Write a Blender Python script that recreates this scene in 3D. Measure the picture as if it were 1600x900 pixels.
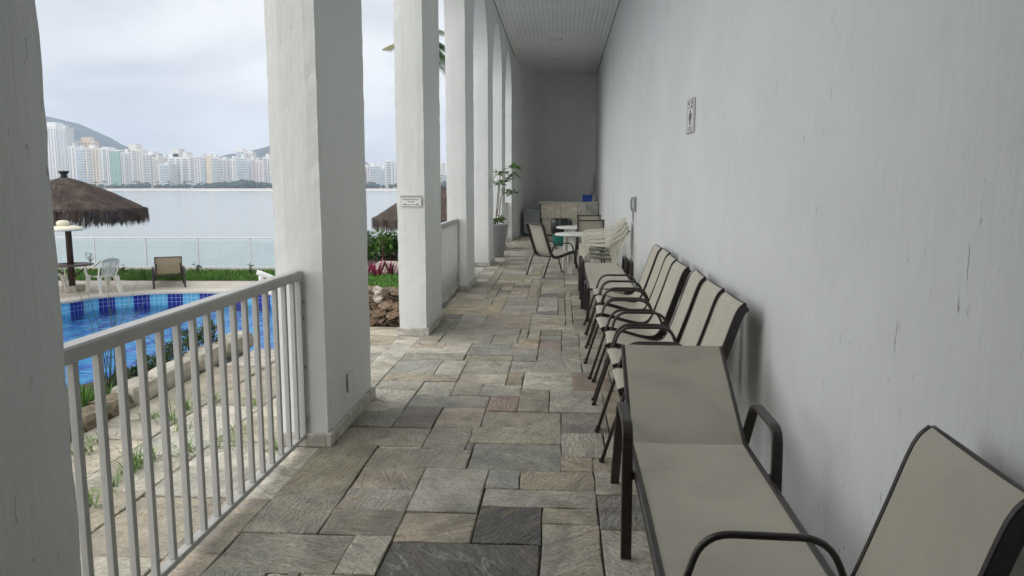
import bpy, bmesh, math, random
from mathutils import Vector, Matrix, noise as mnoise
from mathutils.geometry import tessellate_polygon
PI = math.pi
R = math.radians
random.seed(7)
scene = bpy.context.scene
for o in list(bpy.data.objects):
    bpy.data.objects.remove(o)

# ---------------------------------------------------------------- camera
CAM_H = 1.6
cam_data = bpy.data.cameras.new('camera')
cam_data.sensor_width = 36.0
cam_data.lens = 27.0
cam_data.clip_start = 0.05
cam_data.clip_end = 12000
cam = bpy.data.objects.new('camera', cam_data)
scene.collection.objects.link(cam)
cam.location = (0, 0, CAM_H)
cam.rotation_euler = (R(90 - 7.688), 0, R(3.686))
scene.camera = cam

# ---------------------------------------------------------------- sky, sun, exposure
SUN_EL, SUN_AZ = 33.0, 246.0          # compass style azimuth: 0 = +Y, 90 = +X
world = bpy.data.worlds.new('World')
scene.world = world
world.use_nodes = True
nt = world.node_tree
nt.nodes.clear()
out = nt.nodes.new('ShaderNodeOutputWorld')
sky = nt.nodes.new('ShaderNodeTexSky')
sky.sky_type = 'NISHITA'
sky.sun_disc = False
sky.sun_elevation = R(SUN_EL)
sky.sun_rotation = R(SUN_AZ)
bg_sky = nt.nodes.new('ShaderNodeBackground')
bg_sky.inputs['Strength'].default_value = 0.05
nt.links.new(sky.outputs[0], bg_sky.inputs[0])
tc = nt.nodes.new('ShaderNodeTexCoord')
mp = nt.nodes.new('ShaderNodeMapping')
mp.inputs['Scale'].default_value = (1.0, 1.0, 2.6)
mp.inputs['Location'].default_value = (0.35, 0.1, 0.2)
nt.links.new(tc.outputs['Generated'], mp.inputs[0])
nz = nt.nodes.new('ShaderNodeTexNoise')
nz.inputs['Scale'].default_value = 4.2
nz.inputs['Detail'].default_value = 6
nz.inputs['Roughness'].default_value = 0.52
nz.inputs['Distortion'].default_value = 0.35
nt.links.new(mp.outputs[0], nz.inputs['Vector'])
cr = nt.nodes.new('ShaderNodeValToRGB')
cr.color_ramp.elements[0].position = 0.36
cr.color_ramp.elements[0].color = (0.63, 0.665, 0.715, 1)
cr.color_ramp.elements[1].position = 0.64
cr.color_ramp.elements[1].color = (0.98, 0.98, 0.98, 1)
e = cr.color_ramp.elements.new(0.5)
e.color = (0.80, 0.812, 0.83, 1)
nt.links.new(nz.outputs['Fac'], cr.inputs[0])
bg_cloud = nt.nodes.new('ShaderNodeBackground')
bg_cloud.inputs['Strength'].default_value = 0.435
nt.links.new(cr.outputs[0], bg_cloud.inputs[0])
mix = nt.nodes.new('ShaderNodeMixShader')
mix.inputs[0].default_value = 0.93
nt.links.new(bg_sky.outputs[0], mix.inputs[1])
nt.links.new(bg_cloud.outputs[0], mix.inputs[2])
nt.links.new(mix.outputs[0], out.inputs['Surface'])

sun_data = bpy.data.lights.new('sun', 'SUN')
sun_data.energy = 1.5
sun_data.angle = R(115)
sun_data.color = (1.0, 0.965, 0.92)
sun = bpy.data.objects.new('sun', sun_data)
scene.collection.objects.link(sun)
sd = Vector((math.sin(R(SUN_AZ)) * math.cos(R(SUN_EL)), math.cos(R(SUN_AZ)) * math.cos(R(SUN_EL)), math.sin(R(SUN_EL))))
sun.rotation_euler = sd.to_track_quat('Z', 'Y').to_euler()

vs = scene.view_settings
vs.view_transform = 'Standard'
vs.look = 'None'
vs.exposure = 1.30
vs.gamma = 1.0
vs.use_curve_mapping = False
scene.render.engine = 'CYCLES'
cy = scene.cycles
cy.max_bounces = 10
cy.diffuse_bounces = 6
cy.glossy_bounces = 4
cy.transmission_bounces = 6
cy.transparent_max_bounces = 12
cy.volume_bounces = 1
cy.sample_clamp_indirect = 6.0
try:
    cy.use_denoising = True
    cy.denoiser = 'OPENIMAGEDENOISE'
except Exception:
    pass

# ---------------------------------------------------------------- node helpers
MATS = {}
def new_mat(name):
    m = bpy.data.materials.new(name)
    m.use_nodes = True
    MATS[name] = m
    n = m.node_tree
    b = n.nodes['Principled BSDF']
    return m, n, b
def node(n, t, **kw):
    x = n.nodes.new(t)
    for k, v in kw.items():
        if hasattr(x, k):
            setattr(x, k, v)
        else:
            x.inputs[k].default_value = v
    return x
def ramp(n, stops):
    r = n.nodes.new('ShaderNodeValToRGB')
    el = r.color_ramp.elements
    el[0].position, el[0].color = stops[0][0], (*stops[0][1], 1)
    el[1].position, el[1].color = stops[-1][0], (*stops[-1][1], 1)
    for p, c in stops[1:-1]:
        q = el.new(p); q.color = (*c, 1)
    return r
def g(v): return (v, v, v)
def add_bump(n, b, fac, strength=0.4, dist=0.004, normal=None):
    bp = node(n, 'ShaderNodeBump')
    bp.inputs['Strength'].default_value = strength
    bp.inputs['Distance'].default_value = dist
    n.links.new(fac, bp.inputs['Height'])
    if normal is not None:
        n.links.new(normal, bp.inputs['Normal'])
    n.links.new(bp.outputs[0], b.inputs['Normal'])
    return bp.outputs[0]
def simple(name, col, rough=0.6, var=0.12, scale=6.0, bump=0.0, bscale=60.0, metallic=0.0, spec=0.5, dirt=None, coord='Object', random_tint=0.0):
    m, n, b = new_mat(name)
    t = node(n, 'ShaderNodeTexCoord')
    nz = node(n, 'ShaderNodeTexNoise', Scale=scale, Detail=5.0, Roughness=0.6)
    n.links.new(t.outputs[coord], nz.inputs['Vector'])
    lo = tuple(max(0, c * (1 - var)) for c in col)
    hi = tuple(min(1, c * (1 + var)) for c in col)
    r = ramp(n, [(0.3, lo), (0.7, hi)])
    n.links.new(nz.outputs['Fac'], r.inputs[0])
    colout = r.outputs[0]
    if dirt:
        nz2 = node(n, 'ShaderNodeTexNoise', Scale=dirt[1], Detail=6.0, Roughness=0.7)
        n.links.new(t.outputs[coord], nz2.inputs['Vector'])
        r2 = ramp(n, [(dirt[2], g(0)), (dirt[2] + 0.08, g(1))])
        n.links.new(nz2.outputs['Fac'], r2.inputs[0])
        mx = node(n, 'ShaderNodeMix', data_type='RGBA')
        n.links.new(r2.outputs[0], mx.inputs[0])
        n.links.new(colout, mx.inputs[6])
        mx.inputs[7].default_value = (*dirt[0], 1)
        colout = mx.outputs[2]
    if random_tint:
        oi = node(n, 'ShaderNodeObjectInfo')
        hs = node(n, 'ShaderNodeHueSaturation')
        mr = node(n, 'ShaderNodeMapRange')
        mr.inputs[3].default_value = 1 - random_tint
        mr.inputs[4].default_value = 1 + random_tint
        n.links.new(oi.outputs['Random'], mr.inputs[0])
        n.links.new(mr.outputs[0], hs.inputs['Value'])
        n.links.new(colout, hs.inputs['Color'])
        colout = hs.outputs[0]
    n.links.new(colout, b.inputs['Base Color'])
    b.inputs['Roughness'].default_value = rough
    b.inputs['Metallic'].default_value = metallic
    b.inputs['Specular IOR Level'].default_value = spec
    if bump:
        nz3 = node(n, 'ShaderNodeTexNoise', Scale=bscale, Detail=4.0)
        n.links.new(t.outputs[coord], nz3.inputs['Vector'])
        add_bump(n, b, nz3.outputs['Fac'], bump, 0.004)
    return m

# painted rough plaster with vertical trowel marks, cracks and flaking
def plaster(name, col, crack=1.0, bump=0.5):
    m, n, b = new_mat(name)
    t = node(n, 'ShaderNodeTexCoord')
    geo = node(n, 'ShaderNodeNewGeometry')
    P = geo.outputs['Position']
    big = node(n, 'ShaderNodeTexNoise', Scale=0.9, Detail=5.0, Roughness=0.6)
    n.links.new(P, big.inputs['Vector'])
    r = ramp(n, [(0.3, tuple(c * 0.93 for c in col)), (0.7, tuple(min(1, c * 1.04) for c in col))])
    n.links.new(big.outputs['Fac'], r.inputs[0])
    # vertical streaks
    ms = node(n, 'ShaderNodeMapping'); ms.inputs['Scale'].default_value = (38, 38, 2.4)
    n.links.new(P, ms.inputs[0])
    st = node(n, 'ShaderNodeTexNoise', Scale=1.0, Detail=5.0, Roughness=0.65)
    n.links.new(ms.outputs[0], st.inputs['Vector'])
    rs = ramp(n, [(0.3, g(0.965)), (0.6, g(1.0))])
    n.links.new(st.outputs['Fac'], rs.inputs[0])
    mul = node(n, 'ShaderNodeMix', data_type='RGBA', blend_type='MULTIPLY'); mul.inputs[0].default_value = 1
    n.links.new(r.outputs[0], mul.inputs[6]); n.links.new(rs.outputs[0], mul.inputs[7])
    # thin vertical scratches where the paint has split
    mc = node(n, 'ShaderNodeMapping'); mc.inputs['Scale'].default_value = (52, 52, 9.0)
    n.links.new(P, mc.inputs[0])
    ck = node(n, 'ShaderNodeTexNoise', Scale=1.0, Detail=3.0, Roughness=0.55, Distortion=0.6)
    n.links.new(mc.outputs[0], ck.inputs['Vector'])
    rk = ramp(n, [(0.68, g(0)), (0.72, g(0.85))])
    n.links.new(ck.outputs['Fac'], rk.inputs[0])
    msk = node(n, 'ShaderNodeTexNoise', Scale=1.3, Detail=3.0)
    n.links.new(P, msk.inputs['Vector'])
    rm = ramp(n, [(0.44, g(0)), (0.58, g(crack))])
    n.links.new(msk.outputs['Fac'], rm.inputs[0])
    mk = node(n, 'ShaderNodeMath', operation='MULTIPLY')
    n.links.new(rk.outputs[0], mk.inputs[0]); n.links.new(rm.outputs[0], mk.inputs[1])
    mx = node(n, 'ShaderNodeMix', data_type='RGBA')
    n.links.new(mk.outputs[0], mx.inputs[0]); n.links.new(mul.outputs[2], mx.inputs[6])
    mx.inputs[7].default_value = (0.26, 0.26, 0.25, 1)
    n.links.new(mx.outputs[2], b.inputs['Base Color'])
    b.inputs['Roughness'].default_value = 0.55
    b.inputs['Specular IOR Level'].default_value = 0.35
    # relief: streaks, lumps and the splits
    lump = node(n, 'ShaderNodeTexNoise', Scale=16.0, Detail=5.0, Roughness=0.6)
    n.links.new(P, lump.inputs['Vector'])
    a1 = node(n, 'ShaderNodeMath', operation='MULTIPLY_ADD'); a1.inputs[1].default_value = 0.8
    n.links.new(st.outputs['Fac'], a1.inputs[0]); n.links.new(lump.outputs['Fac'], a1.inputs[2])
    a2 = node(n, 'ShaderNodeMath', operation='MULTIPLY_ADD'); a2.inputs[1].default_value = -1.2
    n.links.new(mk.outputs[0], a2.inputs[0]); n.links.new(a1.outputs[0], a2.inputs[2])
    add_bump(n, b, a2.outputs[0], bump, 0.006)
    return m
M_WALL = plaster('white_wall_plaster', (0.755, 0.785, 0.785), 1.0, 0.6)
M_PIER = plaster('pier_plaster', (0.745, 0.765, 0.755), 0.8, 0.6)
M_BACK = plaster('back_wall_plaster', (0.82, 0.82, 0.81), 0.2, 0.3)

# quartzite flagstones: tone and seed come from each stone's colour attribute
def stone_mat(name, bump=1.0, rough=0.55):
    m, n, b = new_mat(name)
    at = node(n, 'ShaderNodeAttribute', attribute_name='tone')
    geo = node(n, 'ShaderNodeNewGeometry')
    off = node(n, 'ShaderNodeMath', operation='MULTIPLY'); off.inputs[1].default_value = 40.0
    n.links.new(at.outputs['Alpha'], off.inputs[0])
    cb = node(n, 'ShaderNodeCombineXYZ')
    n.links.new(off.outputs[0], cb.inputs[0]); n.links.new(off.outputs[0], cb.inputs[2])
    rot = node(n, 'ShaderNodeVectorRotate', rotation_type='Z_AXIS')
    n.links.new(geo.outputs['Position'], rot.inputs['Vector'])
    n.links.new(off.outputs[0], rot.inputs['Angle'])
    ad = node(n, 'ShaderNodeVectorMath', operation='ADD')
    n.links.new(rot.outputs[0], ad.inputs[0]); n.links.new(cb.outputs[0], ad.inputs[1])
    V = ad.outputs[0]
    mottl = node(n, 'ShaderNodeTexNoise', Scale=4.5, Detail=8.0, Roughness=0.68, Distortion=0.4)
    n.links.new(V, mottl.inputs['Vector'])
    rmo = ramp(n, [(0.28, g(0.50)), (0.5, g(1.0)), (0.72, g(1.45))])
    n.links.new(mottl.outputs['Fac'], rmo.inputs[0])
    mul = node(n, 'ShaderNodeMix', data_type='RGBA', blend_type='MULTIPLY'); mul.inputs[0].default_value = 1
    n.links.new(at.outputs['Color'], mul.inputs[6]); n.links.new(rmo.outputs[0], mul.inputs[7])
    # rusty or grey veins
    mv = node(n, 'ShaderNodeMapping'); mv.inputs['Scale'].default_value = (2.0, 9.0, 2.0)
    n.links.new(V, mv.inputs[0])
    vein = node(n, 'ShaderNodeTexNoise', Scale=1.6, Detail=9.0, Roughness=0.72, Distortion=1.0)
    n.links.new(mv.outputs[0], vein.inputs['Vector'])
    rv = ramp(n, [(0.53, g(0)), (0.63, g(0.72))])
    n.links.new(vein.outputs['Fac'], rv.inputs[0])
    tint = node(n, 'ShaderNodeTexNoise', Scale=1.1, Detail=2.0)
    n.links.new(V, tint.inputs['Vector'])
    rt = ramp(n, [(0.40, (0.42, 0.42, 0.41)), (0.52, (0.20, 0.195, 0.185)), (0.62, (0.36, 0.26, 0.15))])
    n.links.new(tint.outputs['Fac'], rt.inputs[0])
    mx = node(n, 'ShaderNodeMix', data_type='RGBA')
    n.links.new(rv.outputs[0], mx.inputs[0]); n.links.new(mul.outputs[2], mx.inputs[6]); n.links.new(rt.outputs[0], mx.inputs[7])
    fine = node(n, 'ShaderNodeTexNoise', Scale=55.0, Detail=6.0, Roughness=0.7)
    n.links.new(V, fine.inputs['Vector'])
    rf = ramp(n, [(0.35, g(0.70)), (0.65, g(1.22))])
    n.links.new(fine.outputs['Fac'], rf.inputs[0])
    mul2 = node(n, 'ShaderNodeMix', data_type='RGBA', blend_type='MULTIPLY'); mul2.inputs[0].default_value = 1
    n.links.new(mx.outputs[2], mul2.inputs[6]); n.links.new(rf.outputs[0], mul2.inputs[7])
    n.links.new(mul2.outputs[2], b.inputs['Base Color'])
    rr = ramp(n, [(0.3, g(rough - 0.16)), (0.7, g(rough + 0.12))])
    n.links.new(mottl.outputs['Fac'], rr.inputs[0])
    n.links.new(rr.outputs[0], b.inputs['Roughness'])
    mb = node(n, 'ShaderNodeMapping'); mb.inputs['Scale'].default_value = (9.0, 34.0, 9.0)
    n.links.new(V, mb.inputs[0])
    cleft = node(n, 'ShaderNodeTexNoise', Scale=1.0, Detail=6.0, Roughness=0.6, Distortion=1.2)
    n.links.new(mb.outputs[0], cleft.inputs['Vector'])
    a1 = node(n, 'ShaderNodeMath', operation='MULTIPLY_ADD'); a1.inputs[1].default_value = 0.25
    n.links.new(fine.outputs['Fac'], a1.inputs[0]); n.links.new(cleft.outputs['Fac'], a1.inputs[2])
    add_bump(n, b, a1.outputs[0], 1.0 * bump, 0.026)
    return m
M_STONE = stone_mat('quartzite_flagstone')
M_STONE_OUT = stone_mat('terrace_flagstone', 0.6, 0.75)
M_MORTAR = simple('dark_mortar', (0.075, 0.072, 0.065), 0.9, 0.3, 30, 0.5, 120)
M_SKIRT = simple('stone_skirting', (0.48, 0.46, 0.41), 0.6, 0.35, 14, 0.5, 60, dirt=((0.15, 0.14, 0.12), 18, 0.62))
M_RAIL = simple('grey_white_rail_paint', (0.45, 0.45, 0.435), 0.42, 0.07, 9, 0.15, 40, dirt=((0.20, 0.17, 0.14), 34, 0.66))
M_CEIL = simple('white_pvc_plank', (0.82, 0.83, 0.82), 0.32, 0.04, 3, 0.0)
M_FRAME = simple('dark_brown_frame', (0.030, 0.023, 0.021), 0.38, 0.3, 30, 0.12, 90, dirt=((0.20, 0.17, 0.15), 60, 0.70))
def sling_mat(name, col, stain=0.25):
    m, n, b = new_mat(name)
    t = node(n, 'ShaderNodeTexCoord')
    oi = node(n, 'ShaderNodeObjectInfo')
    ad = node(n, 'ShaderNodeVectorMath', operation='ADD')
    mlt = node(n, 'ShaderNodeMath', operation='MULTIPLY'); mlt.inputs[1].default_value = 31.0
    n.links.new(oi.outputs['Random'], mlt.inputs[0])
    n.links.new(t.outputs['Object'], ad.inputs[0]); n.links.new(mlt.outputs[0], ad.inputs[1])
    nz = node(n, 'ShaderNodeTexNoise', Scale=3.2, Detail=7.0, Roughness=0.62, Distortion=0.5)
    n.links.new(ad.outputs[0], nz.inputs['Vector'])
    r = ramp(n, [(0.32, tuple(c * (1 - stain) for c in col)), (0.55, col), (0.75, tuple(c * 1.06 for c in col))])
    n.links.new(nz.outputs['Fac'], r.inputs[0])
    fine = node(n, 'ShaderNodeTexNoise', Scale=260.0, Detail=2.0)
    n.links.new(t.outputs['Object'], fine.inputs['Vector'])
    rw = ramp(n, [(0.3, g(0.90)), (0.7, g(1.06))])
    n.links.new(fine.outputs['Fac'], rw.inputs[0])
    mul = node(n, 'ShaderNodeMix', data_type='RGBA', blend_type='MULTIPLY'); mul.inputs[0].default_value = 1
    n.links.new(r.outputs[0], mul.inputs[6]); n.links.new(rw.outputs[0], mul.inputs[7])
    n.links.new(mul.outputs[2], b.inputs['Base Color'])
    b.inputs['Roughness'].default_value = 0.7
    b.inputs['Specular IOR Level'].default_value = 0.25
    add_bump(n, b, fine.outputs['Fac'], 0.2, 0.001)
    return m
M_SLING = sling_mat('tan_sling_mesh', (0.50, 0.475, 0.40), 0.08)
M_SLING_OLD = sling_mat('weathered_sling_mesh', (0.45, 0.43, 0.36), 0.12)
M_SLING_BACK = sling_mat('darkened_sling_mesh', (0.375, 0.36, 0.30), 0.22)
M_SLING_WARM = sling_mat('warm_tan_sling', (0.56, 0.46, 0.32), 0.10)
M_PLASTIC = simple('cream_white_plastic', (0.74, 0.72, 0.63), 0.36, 0.05, 5, 0.0, dirt=((0.5, 0.47, 0.38), 14, 0.68))
M_TABLE = simple('white_table_plastic', (0.76, 0.76, 0.73), 0.34, 0.04, 5)
M_WHITE = simple('white_enamel', (0.75, 0.75, 0.74), 0.4, 0.05, 6)
M_OFFLAMP = simple('frosted_lamp_glass', (0.72, 0.72, 0.70), 0.3, 0.04, 8)
M_BLACK = simple('black_print', (0.02, 0.018, 0.018), 0.6, 0.2, 20)
M_GREYPRINT = simple('faded_grey_print', (0.16, 0.16, 0.16), 0.6, 0.3, 30)
M_REDPRINT = simple('dark_red_print', (0.10, 0.03, 0.03), 0.6, 0.2, 20)
M_STEEL = simple('brushed_steel', (0.35, 0.35, 0.35), 0.35, 0.1, 20, metallic=0.8)
M_ZINC = simple('zinc_bolt', (0.22, 0.21, 0.20), 0.45, 0.2, 60, metallic=0.6)
M_POT = simple('grey_pot', (0.27, 0.27, 0.28), 0.55, 0.08, 8, 0.1, 80)
M_SOIL = simple('soil', (0.055, 0.038, 0.025), 0.95, 0.4, 40, 0.8, 90)
M_BARREL = simple('green_barrel_plastic', (0.010, 0.17, 0.14), 0.4, 0.1, 10)
M_BAG = simple('black_bin_bag', (0.010, 0.010, 0.013), 0.25, 0.3, 12, 0.9, 22)
M_BLUEBOX = simple('blue_plastic', (0.01, 0.06, 0.36), 0.4, 0.08, 10)
M_FRIDGE = simple('grey_enamel', (0.30, 0.32, 0.33), 0.35, 0.05, 6)
M_CTOP = simple('granite_counter', (0.55, 0.54, 0.50), 0.3, 0.25, 80)
M_CSLAB = [simple('counter_slab_a', (0.62, 0.57, 0.47), 0.6, 0.22, 7, 0.4, 40), simple('counter_slab_b', (0.52, 0.50, 0.43), 0.6, 0.25, 7, 0.4, 40), simple('counter_slab_c', (0.38, 0.37, 0.345), 0.55, 0.3, 7, 0.4, 40)]
M_LEAF = simple('fresh_leaf', (0.085, 0.19, 0.030), 0.45, 0.35, 9, random_tint=0.25)
M_LEAFD = simple('dark_shrub_leaf', (0.030, 0.085, 0.018), 0.42, 0.45, 7, random_tint=0.3)
M_GRASS = simple('lawn_grass', (0.085, 0.21, 0.022), 0.6, 0.45, 3.0)
M_WEED = simple('weed_grass', (0.12, 0.22, 0.04), 0.6, 0.35, 5.0)
M_STEM = simple('plant_stem', (0.16, 0.12, 0.075), 0.8, 0.3, 20)
M_PINK = simple('bromeliad_leaf', (0.26, 0.025, 0.085), 0.4, 0.5, 9)
M_KERB = simple('pale_kerb_concrete', (0.44, 0.41, 0.34), 0.85, 0.3, 5, 0.7, 30, dirt=((0.13, 0.12, 0.09), 6, 0.6))
M_ROCK = simple('brown_rubble_stone', (0.20, 0.145, 0.10), 0.85, 0.5, 6, 1.0, 22, random_tint=0.5)
M_KROCK = simple('mossy_kerb_rock', (0.19, 0.155, 0.11), 0.9, 0.45, 7, 0.8, 24, dirt=((0.07, 0.085, 0.04), 7, 0.55))
M_PALE_ROCK = simple('pale_boulder', (0.56, 0.50, 0.44), 0.85, 0.2, 6, 0.6, 20)
M_DECK = simple('pale_deck_stone', (0.50, 0.455, 0.39), 0.8, 0.16, 1.6, 0.3, 30)
M_COPE = simple('pool_coping_stone', (0.58, 0.54, 0.47), 0.75, 0.12, 3.0, 0.2, 40)
M_HEAD = simple('headland_rock', (0.16, 0.14, 0.12), 0.9, 0.4, 0.8, 0.8, 4)
M_THATCH = simple('dark_thatch', (0.105, 0.078, 0.064), 0.95, 0.5, 9, 0.8, 60)
M_STRAW = simple('thatch_straw', (0.088, 0.066, 0.056), 0.95, 0.55, 3.5)
M_WOOD = simple('dark_timber_post', (0.065, 0.038, 0.030), 0.7, 0.4, 9, 0.4, 40)
M_TTOP = simple('brown_table_top', (0.16, 0.115, 0.10), 0.5, 0.2, 9)
M_CREAM = simple('cream_fibreglass', (0.72, 0.68, 0.53), 0.5, 0.07, 5)
M_PALMT = simple('palm_trunk', (0.20, 0.165, 0.13), 0.9, 0.3, 8, 0.6, 20)
M_PALM = simple('palm_leaflet', (0.05, 0.105, 0.022), 0.45, 0.4, 2.0)
M_PALMY = simple('yellow_green_palm_leaflet', (0.20, 0.21, 0.055), 0.5, 0.3, 2.0)  # yellow-green leaflets, used on a single frond
M_ALU = simple('white_aluminium', (0.72, 0.74, 0.75), 0.4, 0.04, 8)
M_SAND = simple('beach_sand', (0.52, 0.46, 0.38), 0.9, 0.15, 0.02)
M_FOAM = simple('surf_foam', (0.85, 0.87, 0.88), 0.7, 0.05, 0.05)
M_FOREST = simple('hill_forest', (0.050, 0.075, 0.050), 0.95, 0.4, 0.012, 0.0)
M_SHORE = simple('shore_tree_foliage', (0.035, 0.060, 0.030), 0.9, 0.45, 0.12)
M_LAND = simple('city_ground', (0.20, 0.19, 0.17), 0.9, 0.2, 0.02)

# sea, pool water, glass, tile
def sea_mat():
    m, n, b = new_mat('sea_water')
    geo = node(n, 'ShaderNodeNewGeometry')
    b.inputs['Base Color'].default_value = (0.36, 0.405, 0.415, 1)
    b.inputs['Roughness'].default_value = 0.16
    b.inputs['IOR'].default_value = 1.33
    mp = node(n, 'ShaderNodeMapping'); mp.inputs['Scale'].default_value = (0.05, 0.28, 0.2)
    n.links.new(geo.outputs['Position'], mp.inputs[0])
    a = node(n, 'ShaderNodeTexNoise', Scale=1.0, Detail=9.0, Roughness=0.66)
    n.links.new(mp.outputs[0], a.inputs['Vector'])
    add_bump(n, b, a.outputs['Fac'], 0.35, 0.6)
    return m
M_SEA = sea_mat()
def pool_water_mat():
    m, n, b = new_mat('pool_water')
    geo = node(n, 'ShaderNodeNewGeometry')
    mp = node(n, 'ShaderNodeMapping'); mp.inputs['Scale'].default_value = (1.0, 2.4, 1)
    n.links.new(geo.outputs['Position'], mp.inputs[0])
    a = node(n, 'ShaderNodeTexNoise', Scale=1.5, Detail=4.0, Roughness=0.55, Distortion=0.9)
    n.links.new(mp.outputs[0], a.inputs['Vector'])
    bp = node(n, 'ShaderNodeBump', Strength=0.7, Distance=0.085)
    n.links.new(a.outputs['Fac'], bp.inputs['Height'])
    rf_ = node(n, 'ShaderNodeBsdfRefraction', IOR=1.33, Roughness=0.0)
    rf_.inputs['Color'].default_value = (0.86, 0.96, 1.0, 1)
    gl = node(n, 'ShaderNodeBsdfGlossy', Roughness=0.02)
    fr = node(n, 'ShaderNodeFresnel', IOR=1.33)
    ml = node(n, 'ShaderNodeMath', operation='MULTIPLY'); ml.inputs[1].default_value = 1.0
    mx = node(n, 'ShaderNodeMixShader')
    for q in (rf_, gl, fr): n.links.new(bp.outputs[0], q.inputs['Normal'])
    n.links.new(fr.outputs[0], ml.inputs[0]); n.links.new(ml.outputs[0], mx.inputs[0])
    n.links.new(rf_.outputs[0], mx.inputs[1]); n.links.new(gl.outputs[0], mx.inputs[2])
    n.links.new(mx.outputs[0], n.nodes['Material Output'].inputs[0])
    return m
M_POOL = pool_water_mat()
def tile_mat(name, c1, c2, grout, scale=10.0, axis=None):
    m, n, b = new_mat(name)
    t = node(n, 'ShaderNodeUVMap')
    br = node(n, 'ShaderNodeTexBrick')
    br.offset = 0.0
    br.inputs['Color1'].default_value = (*c1, 1)
    br.inputs['Color2'].default_value = (*c2, 1)
    br.inputs['Mortar'].default_value = (*grout, 1)
    br.inputs['Scale'].default_value = 1.0
    br.inputs['Mortar Size'].default_value = 0.006 if scale > 5 else 0.07
    br.inputs['Brick Width'].default_value = 1.0 / scale
    br.inputs['Row Height'].default_value = 1.0 / scale
    n.links.new(t.outputs[0], br.inputs['Vector'])
    n.links.new(br.outputs['Color'], b.inputs['Base Color'])
    b.inputs['Roughness'].default_value = 0.2
    return m
M_TILE_L = tile_mat('light_blue_pool_tile', (0.10, 0.42, 0.66), (0.13, 0.47, 0.70), (0.42, 0.62, 0.72))
M_TILE_D = tile_mat('dark_blue_pool_tile', (0.010, 0.018, 0.22), (0.014, 0.025, 0.27), (0.22, 0.27, 0.5))
M_POOLFLOOR = tile_mat('pool_floor_tile', (0.07, 0.50, 0.94), (0.13, 0.62, 0.96), (0.02, 0.14, 0.70), 1.6)
def glass_mat():
    m, n, b = new_mat('guard_glass')
    b.inputs['Base Color'].default_value = (0.90, 0.97, 0.96, 1)
    tr = node(n, 'ShaderNodeBsdfTransparent'); tr.inputs[0].default_value = (0.93, 0.975, 0.97, 1)
    gl = node(n, 'ShaderNodeBsdfGlossy'); gl.inputs['Roughness'].default_value = 0.03
    fr = node(n, 'ShaderNodeFresnel'); fr.inputs[0].default_value = 1.45
    mx = node(n, 'ShaderNodeMixShader')
    n.links.new(fr.outputs[0], mx.inputs[0]); n.links.new(tr.outputs[0], mx.inputs[1]); n.links.new(gl.outputs[0], mx.inputs[2])
    n.links.new(mx.outputs[0], n.nodes['Material Output'].inputs[0])
    return m
M_GLASS = glass_mat()

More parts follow.
